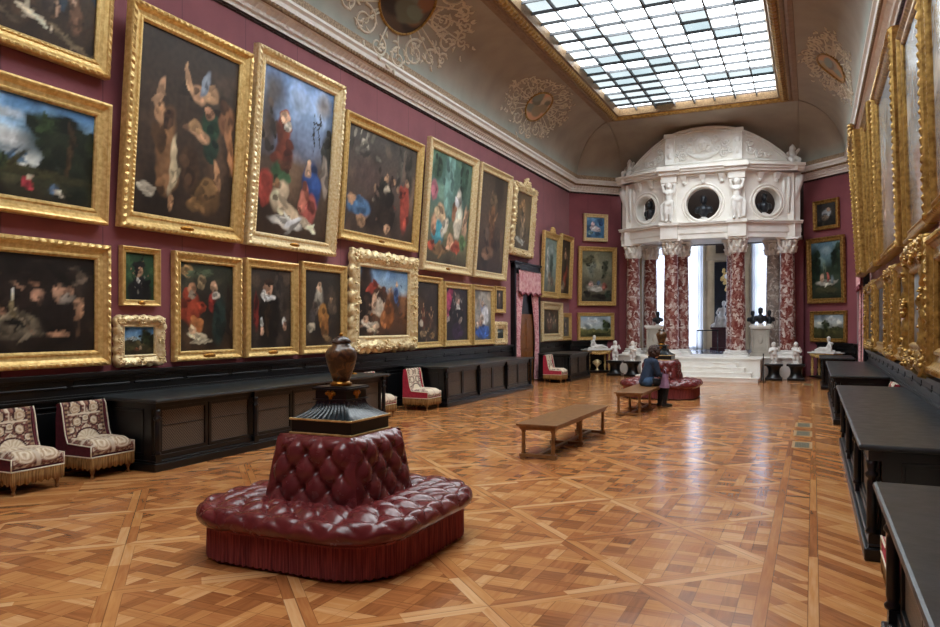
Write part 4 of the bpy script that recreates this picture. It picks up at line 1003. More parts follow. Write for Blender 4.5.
# ------------------------------------------------------------------ tufted ottomans
def rsq(s, half, r):
    """point and normal on a rounded square, s in 0..1"""
    r = min(r, half*.98); a = half-r; side = 2*a; arc = pi/2*r; tot = 4*(side+arc); d = (s % 1)*tot
    for k in range(4):
        rot = k*pi/2
        if d < side:
            x, y, nx, ny = -a+d, -half, 0, -1; break
        d -= side
        if d < arc:
            th = d/r; x, y, nx, ny = a+r*sin(th), -a-r*cos(th), sin(th), -cos(th); break
        d -= arc
    c, s_ = cos(rot), sin(rot)
    return x*c-y*s_, x*s_+y*c, nx*c-ny*s_, nx*s_+ny*c
def tuft(p, q):
    c = (abs(sin(pi*p))*abs(sin(pi*q)))**.42
    dp = p-round(p); dq = q-round(q)
    return c-.8*exp(-(dp*dp+dq*dq)/.014)
def ottoman():
    root = thing('tufted_ottoman', '', 'ottoman')
    m = MB(); n, k = 288, 44; NB = 22
    def seat(u, v):
        # v: 0 inner edge under the back, 1 lower outer edge
        s = -u
        if v < .66:
            q = v/.66; half = .4+(.86-.4)*q; r = .05+.36*q; z = .43+.035*sin(pi*min(1, q*1.05))-.0
            x, y, nx, ny = rsq(s, half, r); t_ = tuft(u*NB+q*1.5, u*NB-q*1.5)
            return V((x, y, z+.045*t_-.04))
        q = (v-.66)/.34; a = q*pi*.95
        half = .86+.085*sin(a); z = .43-.0875*(1-cos(a))
        x, y, nx, ny = rsq(s, half, .41+.085*sin(a))
        t_ = tuft(u*NB+1.5+q*.8, u*NB-1.5-q*.8) if q < .62 else 1
        t_ = min(1, t_)
        g = .03*(t_-1)*(1 if q < .35 else max(0, 1-(q-.35)/.27))
        return V((x+nx*g, y+ny*g, z+g*.6+.005))
    m.grid(seat, n, k); m.build('seat_cushion', 'leather', root, fix=False)
    b = MB()
    def face(rot):
        def fn(u, v):
            hw = .435-.075*v; x = (u-.5)*2*hw; y = -hw; z = .4+.53*v
            e = min(1, min(u, 1-u)*9)*min(1, (1-v)*7)
            t_ = tuft(u*3.5+v*2, u*3.5-v*2)
            g = .046*t_*e+.012*e
            if v > .92:
                y += .03*((v-.92)/.08)**2
            y -= g
            c, s = cos(rot), sin(rot); return V((x*c-y*s, x*s+y*c, z))
        return fn
    for r in range(4): b.grid(face(r*pi/2), 48, 44)
    b.box(-.335, .335, -.335, .335, .86, .925)
    b.build('backrest', 'leather', root, fix=False)
    rb = MB(); path = [rsq(i/160, .865, .42) for i in range(161)]
    rb.tube([(x, y, .262) for x, y, _, _ in path], .014, 6, cap=False); rb.build('braid', 'fringe', root)
    f = MB(); N = 900; vs = []
    for i in range(N+1):
        x, y, nx, ny = rsq(i/N, .86, .42); g = .007*sin(i*1.9)+.006*noise.noise((i*.37, 0, 0))
        for z, s_ in ((.26, 0), (.22, .8), (.12, 1), (.025+.008*sin(i*.7), 1.25)):
            vs.append((x+nx*g*s_+nx*.004, y+ny*g*s_+ny*.004, z))
    f.add(vs, [(i*4+j, i*4+j+1, i*4+j+5, i*4+j+4) for i in range(N) for j in range(3)], True)
    f.build('fringe', 'fringe', root, fix=False)
    c = MB()
    c.prism([rsq(i/48, .83, .4)[:2] for i in range(48)], .03, .3); c.build('base', 'wine_side', root)
    return root
def vase_stand():
    root = thing('vase_stand', '', 'stand')
    MB().box(-.285, .285, -.285, .285, .012, .125).build('box', 'black', root, .004)
    g = MB()
    for z in (0, .112): g.box(-.3, .3, -.3, .3, z, z+.016)
    g.build('gilt_moulding', 'gold', root, .004)
    s = MB()
    def sk(rot):
        def fn(u, v):
            hw = .285-.14*(1-(1-v)**2.1); x = (u-.5)*2*hw; y = -hw; fl = .013*abs(sin(u*pi*11))*(1-.35*v)
            y -= fl; c, s_ = cos(rot), sin(rot); return V((x*c-y*s_, x*s_+y*c, .128+.135*v))
        return fn
    for r in range(4): s.grid(sk(r*pi/2), 84, 12)
    s.build('fluted_skirt', simple('black_lacquer', '20262a', '141a1d', 9, .22), root, fix=False)
    b = MB(); b.box(-.15, .15, -.15, .15, .26, .345); b.box(-.165, .165, -.165, .165, .262, .275); b.box(-.17, .17, -.17, .17, .345, .365); b.box(-.155, .155, -.155, .155, .365, .375)
    b.build('block', 'black', root, .004)
    for r in range(4):
        mt = MB()
        for (a, z, w_, h_) in ((0,.31,.03,.026), (-.035,.32,.018,.016), (.035,.32,.018,.016), (0,.285,.016,.02), (-.02,.335,.014,.01), (.02,.335,.014,.01)):
            mt.sphere((a, -.152, z), (w_, .012, h_), 10, 6)
        mt.xf(Matrix.Rotation(r*pi/2, 4, 'Z')); mt.build('gilt_mount', 'gilt_mount', root)
    return root
def vase():
    root = thing('lidded_vase', '', 'vase')
    MB().lathe([(.001,0),(.088,0),(.09,.02),(.072,.03),(.068,.04)], 28).build('foot', 'gilt_mount', root)
    MB().lathe([(.066,.035),(.08,.075),(.1,.13),(.12,.19),(.13,.24),(.126,.28),(.104,.312),(.08,.326),(.076,.35)], 36).build('body', 'vase', root)
    l = MB(); l.lathe([(.074,.345),(.08,.355),(.075,.375),(.055,.395),(.03,.406),(.012,.41)], 28); l = l.build('lid', simple('brown_lacquer', '6a5c52', '2c211c', 16, .22), root)
    MB().lathe([(.01,.406),(.012,.413),(.018,.42),(.012,.432),(.002,.436)], 16).build('knob', 'gilt_mount', l)
    return root
o1 = ottoman(); put(o1, (-3.55, 5.2, 0), 0, 'large oxblood tufted leather ottoman with fringe in the near foreground', 'tufted leather ottomans down the middle')
o2 = dup(o1, (-3.47, 19.2, 0), 0, 'tufted leather ottoman far off, near the stone steps')
s1 = vase_stand(); put(s1, (-3.55, 5.2, .925), 0, 'black and gilt fluted stand on top of the near ottoman', 'stands on the ottomans')
s2 = dup(s1, (-3.47, 19.2, .925), 0, 'black and gilt fluted stand on top of the far ottoman')
v1 = vase(); put(v1, (-3.55, 5.2, 1.3), 0, 'brown lidded vase on the stand of the near ottoman', 'lidded vases')
v2 = dup(v1, (-3.47, 19.2, 1.3), 0, 'brown lidded vase on the stand of the far ottoman')

# ------------------------------------------------------------------ benches
def bench(L):
    root = thing('gallery_bench', '', 'bench')
    W = .24; h = L/2
    tp = MB(); tp.box(-W-.05, W+.05, -h-.04, h+.04, .438, .467); tp.box(-W-.035, W+.035, -h-.025, h+.025, .425, .438); tp.build('top', 'brown_wood', root, .006)
    ap = MB(); ap.box(-W-.01, W+.01, -h, h, .385, .425); ap.build('apron', 'brown_wood', root, .003)
    for y in (-h+.05, 0, h-.05):
        for x in (-W+.03, W-.03):
            l = MB(); l.lathe([(.032,.055),(.036,.07),(.026,.085),(.029,.11),(.025,.34),(.03,.355),(.036,.37),(.036,.39)], 14, (x, y, 0)); l.build('leg', 'brown_wood', root)
        b = MB(); b.box(-W-.02, W+.02, y-.04, y+.04, .015, .058)
        for x in (-W+.03, W-.03): b.box(x-.04, x+.04, y-.045, y+.045, 0, .016)
        b.build('foot_rail', 'brown_wood', root, .004)
    MB().box(-.03, .03, -h+.05, h-.05, .02, .055).build('stretcher', 'brown_wood', root, .004)
    return root
b1 = bench(2.7); put(b1, (-3.37, 10.88, 0), 0, 'long empty wooden bench in the middle of the floor', 'wooden benches')
b2 = bench(2.1); put(b2, (-3.32, 15.85, 0), 0, 'shorter wooden bench with a person sitting on it', 'wooden benches')

# ------------------------------------------------------------------ seated person (facing +X)
def person(loc, rz):
    root = thing('person', 'person in dark blue denim jacket sitting on the far bench, seen from behind', 'person', loc, rz)
    segs = [((0,0,.57),.125,(.03,0,.72),.125), ((.03,0,.72),.125,(.1,0,.93),.125), ((.1,.07,.98),.085,(.1,-.07,.98),.085), ((.12,0,1.0),.07,(.17,0,1.09),.052),
            ((.2,0,1.17),.085,(.205,0,1.2),.092), ((.235,0,1.13),.05,(.24,0,1.14),.05)]
    for s in (-1, 1):
        segs += [((.02,s*.08,.56),.095,(.43,s*.1,.53),.06), ((.43,s*.1,.53),.06,(.38,s*.1,.1),.04), ((.37,s*.1,.05),.04,(.52,s*.11,.035),.035),
                 ((.11,s*.17,.99),.062,(.14,s*.23,.75),.048), ((.14,s*.23,.75),.046,(.36,s*.1,.67),.032), ((.36,s*.1,.67),.03,(.43,s*.08,.65),.032)]
        for i, ln in enumerate((.055,.07,.075,.065)):
            y = s*(.065+.017*i); segs += [((.43,y,.65),.0105,(.43+ln*.6,y,.645),.009), ((.43+ln*.6,y,.645),.009,(.43+ln,y,.618),.008)]
        segs += [((.4,s*.06,.655),.012,(.43,s*.035,.66),.01)]
    segs += [((.295,0,1.175),.012,(.31,0,1.165),.012)]
    for s in (-1, 1): segs += [((.205,s*.092,1.17),.018,(.2,s*.095,1.19),.016)]
    fobj(fused(segs, .0075, 3), 'body', 'skin', root)
    j = [((.0,0,.6),.155,(.03,0,.74),.145), ((.03,0,.74),.145,(.1,0,.94),.142), ((.1,.1,.985),.095,(.1,-.1,.985),.095), ((.13,0,1.03),.08,(.15,0,1.06),.07)]
    for s in (-1, 1): j += [((.1,s*.17,.99),.08,(.14,s*.235,.75),.064), ((.14,s*.235,.75),.062,(.34,s*.115,.68),.046)]
    fobj(fused(j, .015, 4), 'jacket', 'denim', root)
    hm = [((-.02,.08,.56),.12,(-.02,-.08,.56),.12), ((0,0,.6),.15,(.02,0,.66),.15)]
    fobj(fused(hm, .015, 4), 'jacket_hem', 'denim_light', root)
    tr = []
    for s in (-1, 1): tr += [((.05,s*.08,.565),.098,(.43,s*.1,.53),.075), ((.43,s*.1,.53),.074,(.38,s*.1,.11),.055)]
    fobj(fused(tr, .014, 4), 'trousers', 'trousers', root)
    for s in (-1, 1):
        fobj(fused([((.35,s*.1,.05),.045,(.53,s*.11,.04),.04)], .012, 3), 'shoe', 'shoe', root)
    hr = MB(); rr = random.Random(4)
    for i in range(150):
        a = rr.uniform(0, 2*pi); p = rr.uniform(-.75, 1.57); r = rr.uniform(.11, .13)
        x = r*cos(a)*cos(p); y = r*sin(a)*cos(p); z = r*sin(p)
        if x > .06 and z < .07: continue
        hr.sphere((.19+x, y, 1.21+z), rr.uniform(.022, .042), 8, 6)
    hr.sphere((.18, 0, 1.2), (.1, .105, .115), 14, 10)
    hr.build('hair', 'hair', root)
    return root
person((-3.3, 16.5, 0), radians(42))
bg = thing('shopping_bag', 'mauve soft shopping bag on the seated person\'s lap', 'bag', (-2.93, 16.55, .6), radians(42))
def bagf(u, v):
    a = u*2*pi; w = .15*(1-.25*v+.05*sin(v*9)); z = .3*v-.16
    return V((.085*(1+.12*sin(3*a+v*4))*cos(a)*(1-.3*v), w*sin(a)*(1+.1*sin(5*a+2)), z))
bm_ = MB(); bm_.grid(bagf, 40, 14); bm_.lathe([(.001,-.165),(.07,-.163),(.083,-.155)], 24, sy=1.75); bm_.build('bag_body', 'bag', bg)
MB().tube([(0,-.06,.13),(0,-.05,.2),(0,0,.235),(0,.05,.2),(0,.06,.13)], .008, 6).build('handle', 'bag', bg)

# ------------------------------------------------------------------ draped doors
def draped_door(n, side, y0, y1, label):
    rz = pi/2 if side == 'L' else -pi/2; X = XL if side == 'L' else XR
    w = y1-y0; h = 3.74
    f = MB()
    for a in (-w/2, w/2-.17): f.box(a, a+.17, -.12, 0, 0, h); f.box(a+.03, a+.14, -.14, -.1, .1, h-.05)
    f.box(-w/2, w/2, -.12, 0, h-.2, h); f.box(-w/2-.05, w/2+.05, -.16, 0, h-.03, h+.03)
    f.box(-w/2+.17, w/2-.17, -.006, 0, 0, h-.2)
    d = struct(f, 'door_%d' % n, 'black', bevel=.006); d.location = (X, (y0+y1)/2, 0); d.rotation_euler = (0, 0, rz)
    lf = MB(); lf.box(-.75, .75, -.03, -.006, .0, 2.15)
    for x in (-.66, .06):
        for z0, z1 in ((.15, .95), (1.05, 2.0)): lf.box(x, x+.6, -.045, -.03, z0, z1)
    lf.build('leaf', 'door_wood', d, .006)
    root = thing('portiere', label, 'curtain', (X, (y0+y1)/2, 0), rz)
    W = w/2-.2
    for sg in (-1, 1):
        def fn(u, v):
            z = .03+3.35*v
            k = .28+.42*sstep(.35, 1.0, v)+.1*sstep(.42, 0, v)
            x = sg*(W-u*W*k); y = -.1-.035*sin(u*5*2*pi)*(1-.3*v)-.03*(1-v)
            return V((x, y, z))
        m = MB(); m.grid(fn, 60, 40); o = m.build('drape', 'drape', root, fix=False)
    v_ = MB()
    def val(u, v):
        x = -W+2*W*u; low = 2.72+.1*abs(cos(u*pi*4)); z = low+(3.52-low)*v
        return V((x, -.2-.015*sin(u*40), z))
    v_.grid(val, 70, 12); v_.build('valance', simple('pink_cream_valance', 'e0b6b4', 'c07880', 9, .8), root, fix=False)
    fr = MB(); fr.tube([val(i/70, 0)+V((0, -.01, 0)) for i in range(71)], .03, 6); fr.build('valance_braid', simple('dark_red_braid', '6a2a34', '8a4450', 30, .8), root)
    MB().box(-W, W, -.22, -.19, 3.5, 3.55).build('pelmet', 'black', root)
draped_door(1, 'L', 21.35, 23.75, 'pink tapestry door curtain with scalloped valance on the left wall')
draped_door(2, 'R', 21.35, 23.75, 'pink door curtain seen edge-on beyond the right display cases')

# ------------------------------------------------------------------ stone platform, steps and portico
def rel(pts): return [(PX+x, y) for x, y in pts]
pf = thing('stone_platform', 'cream stone platform carrying the marble columns', 'platform', (PX, 27, 0))
MB().prism([(-1.9,-1.25),(1.9,-1.25),(1.9,-.45),(3.1,.33),(3.1,1.7),(2.72,1.7),(2.72,2.0),(-2.72,2.0),(-2.72,1.7),(-3.1,1.7),(-3.1,.33),(-1.9,-.45)], 0, HP-.05).build('base', 'stone', pf)
MB().prism([(-1.94,-1.29),(1.94,-1.29),(1.94,-.47),(3.1,.29),(3.1,1.7),(2.72,1.7),(2.72,2.0),(-2.72,2.0),(-2.72,1.7),(-3.1,1.7),(-3.1,.29),(-1.94,-.47)], HP-.05, HP).build('top_slab', 'stone', pf, .008)
st = thing('stone_steps', 'cream stone steps leading up to the columned opening', 'steps', (PX, 25.7, 0))
for k in range(4):
    h = 1.89-.22*k
    MB().box(-h, h, -.9+.225*k, 0, .145*k, .145*(k+1)-.03).box(-h-.015, h+.015, -.915+.225*k, 0, .145*(k+1)-.03, .145*(k+1)).build('step', 'stone', st, .006)
def capital_mesh():
    c = MB()
    c.lathe([(.225,0),(.24,.03),(.225,.06),(.22,.3),(.25,.42),(.29,.45)], 24)
    for row, (n, z0, hh, r0, off) in enumerate(((8, .04, .2, .235, 0), (8, .18, .24, .245, pi/8))):
        for i in range(n):
            a = 2*pi*i/n+off; pts = [(r0*cos(a), r0*sin(a), z0), ((r0+.015)*cos(a), (r0+.015)*sin(a), z0+hh*.6), ((r0+.06)*cos(a), (r0+.06)*sin(a), z0+hh*.95), ((r0+.1)*cos(a), (r0+.1)*sin(a), z0+hh*.85)]
            c.tube(pts, [.06, .065, .05, .025], 6)
    for i in range(4):
        a = pi/4+i*pi/2
        c.sphere((.34*cos(a), .34*sin(a), .42), (.065, .065, .065), 10, 8); c.sphere((.3*cos(a+pi/4), .3*sin(a+pi/4), .47), (.05, .05, .05), 8, 6)
    c.prism([(.36,-.36),(.36,.36),(-.36,.36),(-.36,-.36)], .47, .53); return c
def column(mat):
    root = thing('marble_column', '', 'column')
    b = MB(); b.box(-.34, .34, -.34, .34, 0, .07); b.lathe([(.33,.07),(.345,.1),(.33,.13),(.29,.14),(.28,.16),(.3,.18),(.3,.2),(.262,.215)], 32)
    b.build('base', 'marble_white', root)
    MB().lathe([(.258,.21),(.254,.3),(.256,1.4),(.238,2.6),(.222,3.5),(.235,3.52),(.225,3.54)], 36).build('shaft', mat, root)
    c = capital_mesh(); c.xf(Matrix.Translation((0, 0, 3.52))); c.build('capital', 'stone', root)
    return root
GC = 'marble columns of the portico'
c1 = column('breccia'); put(c1, (-6.08, 27.9, HP), 0, 'front red and white marble column at the left end of the portico', GC)
dup(c1, (-4.55, 27.0, HP), pi/2, 'front red and white marble column left of the steps')
dup(c1, (-2.33, 27.0, HP), pi, 'front red and white marble column right of the steps')
dup(c1, (-.8, 27.9, HP), -pi/2, 'front red and grey marble column at the right end of the portico')
c2 = column('breccia'); put(c2, (-5.6, 28.68, HP), 0, 'rear red marble column at the left end, behind the front one', GC)
dup(c2, (-4.33, 27.95, HP), pi/2, 'rear red marble column left of the steps, behind the front one')
dup(c2, (-2.55, 27.95, HP), pi, 'rear marble column right of the steps, hidden behind the front one')
c3 = column('breccia_grey'); put(c3, (-1.28, 28.68, HP), 0, 'rear greyish marble column at the right end, behind the front one', GC)

PP = [V(p) for p in rel([(-2.92, 28.07), (-1.12, 27.0), (1.12, 27.0), (2.92, 28.07)])]
def offpath(o):
    d = [(PP[i+1]-PP[i]).normalized() for i in range(3)]; n = [V((q.y, -q.x)) for q in d]
    m1 = n[0]+n[1]; m1 = m1/m1.dot(n[1]); m2 = n[1]+n[2]; m2 = m2/m2.dot(n[1])
    return [PP[0]+n[0]*o, PP[1]+m1*o, PP[2]+m2*o, PP[3]+n[2]*o]
def pstrip(mb, of, ob, z0, z1):
    f = offpath(of); b = offpath(-ob); mb.prism([tuple(p) for p in f]+[tuple(p) for p in b[::-1]], z0, z1); return mb
at = thing('portico_attic', 'white carved stone upper storey with round openings over the marble columns', 'portico', (0, 0, 0))
A = MB(); pstrip(A, .3, .3, 4.77, 4.95); pstrip(A, .33, .3, 4.95, 5.1); pstrip(A, .31, .3, 5.1, 5.24); pstrip(A, .42, .3, 5.24, 5.3); pstrip(A, .46, .3, 5.3, 5.345)
A.build('architrave', 'stone', at, .006)
sl = MB(); sl.prism(rel([(-1.2,27.2),(1.2,27.2),(3.1,28.4),(3.1,29.0),(-3.1,29.0),(-3.1,28.4)]), 4.8, 4.9); sl.build('soffit', 'stone', at)
def seg_frame(i, t):
    a, b = PP[i], PP[i+1]; d = (b-a).normalized(); p = a+(b-a)*t
    ang = atan2(d.y, d.x); return Matrix.Translation((p.x, p.y, 0)) @ Matrix.Rotation(ang, 4, 'Z')      # local x along, -y to the room
def holed(w, z0, z1, cz, r, y0, y1):
    mb = MB(); n = 96; vs = []
    hit = []
    for i in range(n):
        a = 2*pi*i/n; c, s = cos(a), sin(a); ks = []
        if abs(c) > 1e-6: ks.append((w/2)/abs(c))
        if s > 1e-6: ks.append((z1-cz)/s)
        if s < -1e-6: ks.append((cz-z0)/-s)
        k = min(ks); hit.append([k*c, cz+k*s])
    for cx, cz_ in ((w/2,z0),(w/2,z1),(-w/2,z0),(-w/2,z1)):
        j = min(range(n), key=lambda q: (hit[q][0]-cx)**2+(hit[q][1]-cz_)**2); hit[j] = [cx, cz_]
    for y in (y0, y1):
        vs += [(r*cos(2*pi*i/n), y, cz+r*sin(2*pi*i/n)) for i in range(n)]+[(h[0], y, h[1]) for h in hit]
    fs = []
    for i in range(n):
        k = (i+1)%n
        fs += [(i, k, n+k, n+i), (2*n+i, 3*n+i, 3*n+k, 2*n+k), (i, 2*n+i, 2*n+k, k), (n+i, n+k, 3*n+k, 3*n+i)]
    mb.add(vs, fs); return mb
OC = [(1, .5, 2.3, .56), (0, .56, 1.5, .46), (2, .44, 1.5, .46)]
side_len = (PP[1]-PP[0]).length
for i, t, w, r in OC:
    m = seg_frame(i, t)
    if i != 1:
        # side wall pieces beyond the holed panel reach the corner and the end
        hb = MB(); L = side_len
        x_lo = -L*t; x_hi = L*(1-t)
        for xa, xb in ((x_lo, -w/2), (w/2, x_hi)):
            if xb > xa: hb = MB(); hb.box(xa, xb, -.24, .2, 5.3, 6.98); hb.xf(m); hb.build('attic_pier', 'stone', at)
    p = holed(w, 5.3, 6.98, 5.97, r, -.24, .12); p.xf(m); p.build('holed_panel', 'stone', at)
    rg = MB()
    for rad, th in ((r+.03, .045), (r+.13, .03)):
        rg.tube([(rad*cos(2*pi*k/48), -.25, 5.97+rad*sin(2*pi*k/48)) for k in range(49)], th, 8, cap=False)
    rg.xf(m); rg.build('round_frame', 'stone', at)
    for x in ((-.62, 0, .62) if i == 1 else (-.3, .3)):
        br = MB(); br.frust((x-.07, x+.07, -.3, -.2, 6.68), (x-.09, x+.09, -.46, -.2, 6.94)); br.sphere((x, -.3, 6.7), (.07, .07, .07), 10, 8)
        br.xf(m); br.build('bracket', 'plaster', at)
K = MB(); pstrip(K, .3, .3, 6.93, 7.0); pstrip(K, .5, .3, 7.0, 7.08); pstrip(K, .56, .3, 7.08, 7.16); pstrip(K, .62, .3, 7.16, 7.2); pstrip(K, .6, .3, 7.2, 7.26)
K.build('cornice', 'stone', at, .006)
for sg in (-1, 1):      # projecting piers at the two breaks and at the two ends
    q = MB(); x = PX+sg*1.12
    q.box(x-.3, x+.3, 26.58, 27.2, 4.78, 5.3); q.box(x-.34, x+.34, 26.5, 27.2, 5.24, 5.36)
    q.box(x-.24, x+.24, 26.74, 27.2, 5.3, 6.95); q.box(x-.27, x+.27, 26.5, 27.2, 6.72, 6.98); q.box(x-.34, x+.34, 26.4, 27.2, 6.98, 7.1); q.box(x-.4, x+.4, 26.3, 27.2, 7.1, 7.2); q.box(x-.37, x+.37, 26.34, 27.2, 7.2, 7.275)
    q.build('projecting_pier', 'stone', at, .01)
    e = MB(); x = PX+sg*2.62; y = 27.9
    e.box(x-.28, x+.28, y-.34, y+.4, 4.78, 5.36); e.box(x-.24, x+.24, y-.26, y+.4, 5.3, 6.98); e.box(x-.36, x+.36, y-.5, y+.4, 7.0, 7.275)
    e.box(x-.2, x+.2, y+.3, 28.98, 4.78, 7.2)
    e.build('end_pier', 'stone', at, .01)
    s_ = MB(); xx = PX+sg*2.74
    s_.tube([(xx+sg*.28, y-.02, 6.9), (xx+sg*.26, y-.05, 6.7), (xx+sg*.16, y-.05, 6.3), (xx+sg*.08, y-.05, 5.9), (xx+sg*.06, y-.05, 5.6)], [.13, .15, .12, .09, .1], 10)
    s_.tube([(x-.08*sg, y-.28, 6.8), (x-.08*sg, y-.34, 6.6), (x-.08*sg, y-.3, 6.2), (x-.08*sg, y-.28, 5.6)], [.06, .07, .05, .04], 8)
    s_.tube([(x+.08*sg, y-.28, 6.8), (x+.08*sg, y-.34, 6.6), (x+.08*sg, y-.3, 6.2), (x+.08*sg, y-.28, 5.6)], [.06, .07, .05, .04], 8)
    s_.build('scroll_console', 'plaster', at)
# segmental pediment
RA, ZC = 3.77, 8.62-3.77
def py(x): return 27.0+max(0, abs(x)-1.12)*.596
T_ = MB(); n = 72; vs = []
for i in range(n+1):
    x = -2.68+5.36*i/n; z = ZC+sqrt(RA*RA-x*x); y = py(x)
    vs += [(PX+x, y-.15, 7.24), (PX+x, y-.15, z), (PX+x, y+.25, z), (PX+x, y+.25, 7.24)]
T_.add(vs, [(i*4+j, i*4+(j+1)%4, (i+1)*4+(j+1)%4, (i+1)*4+j) for i in range(n) for j in range(4)]+[(0,1,2,3), (n*4+3, n*4+2, n*4+1, n*4)])
T_.build('pediment', 'stone', at)
mo = MB()
for dz, dy, th in ((-.02, -.16, .05), (-.11, -.16, .03)):
    mo.tube([(PX+x, py(x)+dy, ZC+dz+sqrt(RA*RA-x*x)) for x in [-2.66+5.32*i/60 for i in range(61)]], th, 8)
mo.tube([(PX+x, py(x)-.16, 7.42) for x in [-2.66+5.32*i/60 for i in range(61)]], .035, 8)
for sg in (-1, 1):
    x = PX+sg*1.12; mo.box(x-.15, x+.15, 26.72, 26.9, 7.4, 8.36); mo.box(x-.19, x+.19, 26.68, 26.9, 8.3, 8.46); mo.box(x-.08, x+.08, 26.69, 26.75, 7.6, 8.15)
    mo.sphere((x, 26.7, 8.05), (.1, .05, .1), 10, 8); mo.sphere((x, 26.7, 7.7), (.07, .05, .12), 10, 8)
mo.build('pediment_moulding', 'plaster', at)
rr = random.Random(11)
REL = {}
for sg in (-1, 1):
    for (cx, cz, r0, tu, a0) in ((.45,7.85,.16,1.4,2.6),(.72,8.0,.14,1.3,2.2),(.68,7.65,.13,1.4,1.6),(.9,7.75,.1,1.2,2),(.4,8.2,.12,1.3,4.2),(1.55,7.72,.14,1.3,2.6),(1.8,7.62,.12,1.3,2.2),(1.5,7.98,.12,1.2,4),(2.05,7.58,.09,1.2,2)):
        pts = scroll(sg*cx, cz, r0, tu, a0 if sg > 0 else pi-a0, sg); rl = REL.setdefault((sg, cx > 1.12), MB())
        bx = sg*(.3 if cx < 1.12 else 1.4); rl.tube([(PX+bx+(sg*cx-bx)*q/4, py(bx+(sg*cx-bx)*q/4)-.165, 7.8+(cz-7.8)*q/4) for q in range(5)], .02, 6)
        rl.tube([(PX+a, py(a)-.19, b) for a, b in pts], [.045*(1-.45*i/len(pts)) for i in range(len(pts))], 6)
        for _ in range(5):
            a = sg*cx+rr.uniform(-.14, .14); b = cz+rr.uniform(-.12, .12)
            rl.sphere((PX+a, py(a)-.16, b), (.05, .04, .03), 8, 6)
sw = MB(); sw.tube([(PX-.5+i*.1, 26.8, 7.74-.16*sin(pi*i/10)) for i in range(11)], [.04+.05*sin(pi*i/10) for i in range(11)], 8); sw.build('swag_relief', 'plaster', at)
for rl in REL.values(): rl.build('foliage_relief', 'plaster', at)
hd = fused([((PX,26.76,8.03),.14,(PX,26.74,7.88),.1), ((PX-.28,26.82,7.95),.05,(PX-.14,26.8,7.8),.07), ((PX+.28,26.82,7.95),.05,(PX+.14,26.8,7.8),.07), ((PX-.1,26.62,8.03),.03,(PX+.1,26.62,8.03),.03), ((PX,26.6,7.98),.025,(PX,26.6,7.94),.03)]+
           [((PX+.2*cos(a),26.76,8.03+.2*sin(a)),.07,(PX+.2*cos(a+.3),26.76,8.03+.2*sin(a+.3)),.07) for a in (0,.5,1.,1.57,2.1,2.6,3.1)], .02, 3)
fobj(hd, 'mask_relief', 'plaster', at)

# ------------------------------------------------------------------ statues
def statue(segs, voxel, loc, rz, label, cat, mat, name, plinth=None, pmat=None, group=None):
    root = thing(name, label, cat, loc, rz, group)
    fobj(fused(segs, voxel, 4), 'figure', mat, root)
    if plinth: 
        p = MB(); x, y, z = plinth; p.box(-x, x, -y, y, 0, z); p.build('plinth', pmat or mat, root, .006)
    return root
# caryatid: standing figure with arms behind the head (faces -y)
def cary(s):
    q = [((0,0,1.12),.1,(0,0,1.17),.1), ((0,0,1.0),.05,(0,.01,1.08),.05), ((-.1,0,.95),.075,(.1,0,.95),.075), ((0,0,.9),.12,(0,-.02,.68),.1), ((-.05*s,-.01,.6),.12,(.05*s,-.01,.58),.12),
         ((-.07,-.01,.55),.1,(-.08,-.05,.3),.07), ((-.08,-.05,.3),.07,(-.07,0,.06),.05), ((.07,0,.55),.1,(.08,-.02,.3),.07), ((.08,-.02,.3),.07,(.07,0,.06),.05),
         ((-.15,0,.97),.055,(-.2,-.02,1.18),.045), ((-.2,-.02,1.18),.045,(-.07,.02,1.24),.035), ((.15,0,.97),.055,(.2,-.02,1.18),.045), ((.2,-.02,1.18),.045,(.07,.02,1.24),.035),
         ((-.07,-.05,.03),.045,(-.08,-.14,.03),.035), ((.07,-.05,.03),.045,(.08,-.14,.03),.035), ((0,-.1,1.13),.02,(0,-.11,1.11),.02), ((-.05,-.1,.9),.05,(-.05,-.1,.9),.05), ((.05,-.1,.9),.05,(.05,-.1,.9),.05)]
    for i in range(6): q.append(((s*(.14+.02*i),.02,.62-.02*i),.05,(s*(.15+.015*i),.03,.1),.045))
    return q
for sg, nm in ((-1, 'left'), (1, 'right')):
    cy_ = statue([(tuple(V(p)*1.1), a_*1.12, tuple(V(q_)*1.1), b_*1.12) for p, a_, q_, b_ in cary(sg)], .018, (PX+sg*1.12, 26.57, 5.36), 0, 'carved stone standing figure with raised arms on the %s attic pier' % nm, 'statue', 'plaster', 'caryatid', group='carved figures on the attic piers')
# seated finials
def acro(s): return [((0,0,.5),.09,(0,0,.56),.09), ((0,0,.2),.17,(0,0,.4),.12), ((-.1,-.05,.2),.1,(-.12,-.25,.15),.08), ((.1,-.05,.2),.1,(.12,-.25,.12),.08), ((-.14,0,.38),.06,(-.2,-.1,.2),.05), ((.14,0,.38),.06,(.22,-.05,.5),.05),
                     ((0,.05,.05),.2,(0,.05,.12),.2), ((s*.1,.05,.55),.07,(s*.05,.05,.66),.05), ((-.12,-.25,.15),.07,(-.12,-.24,.0),.06), ((.12,-.25,.12),.07,(.13,-.24,0),.06)]
for sg, nm in ((-1, 'left'), (1, 'right')):
    statue(acro(sg), .02, (PX+sg*2.78, 27.95, 7.3), sg*.5, 'small carved stone seated figure on the %s end of the portico cornice' % nm, 'statue', 'plaster', 'finial_figure', group='seated figures on the portico cornice')
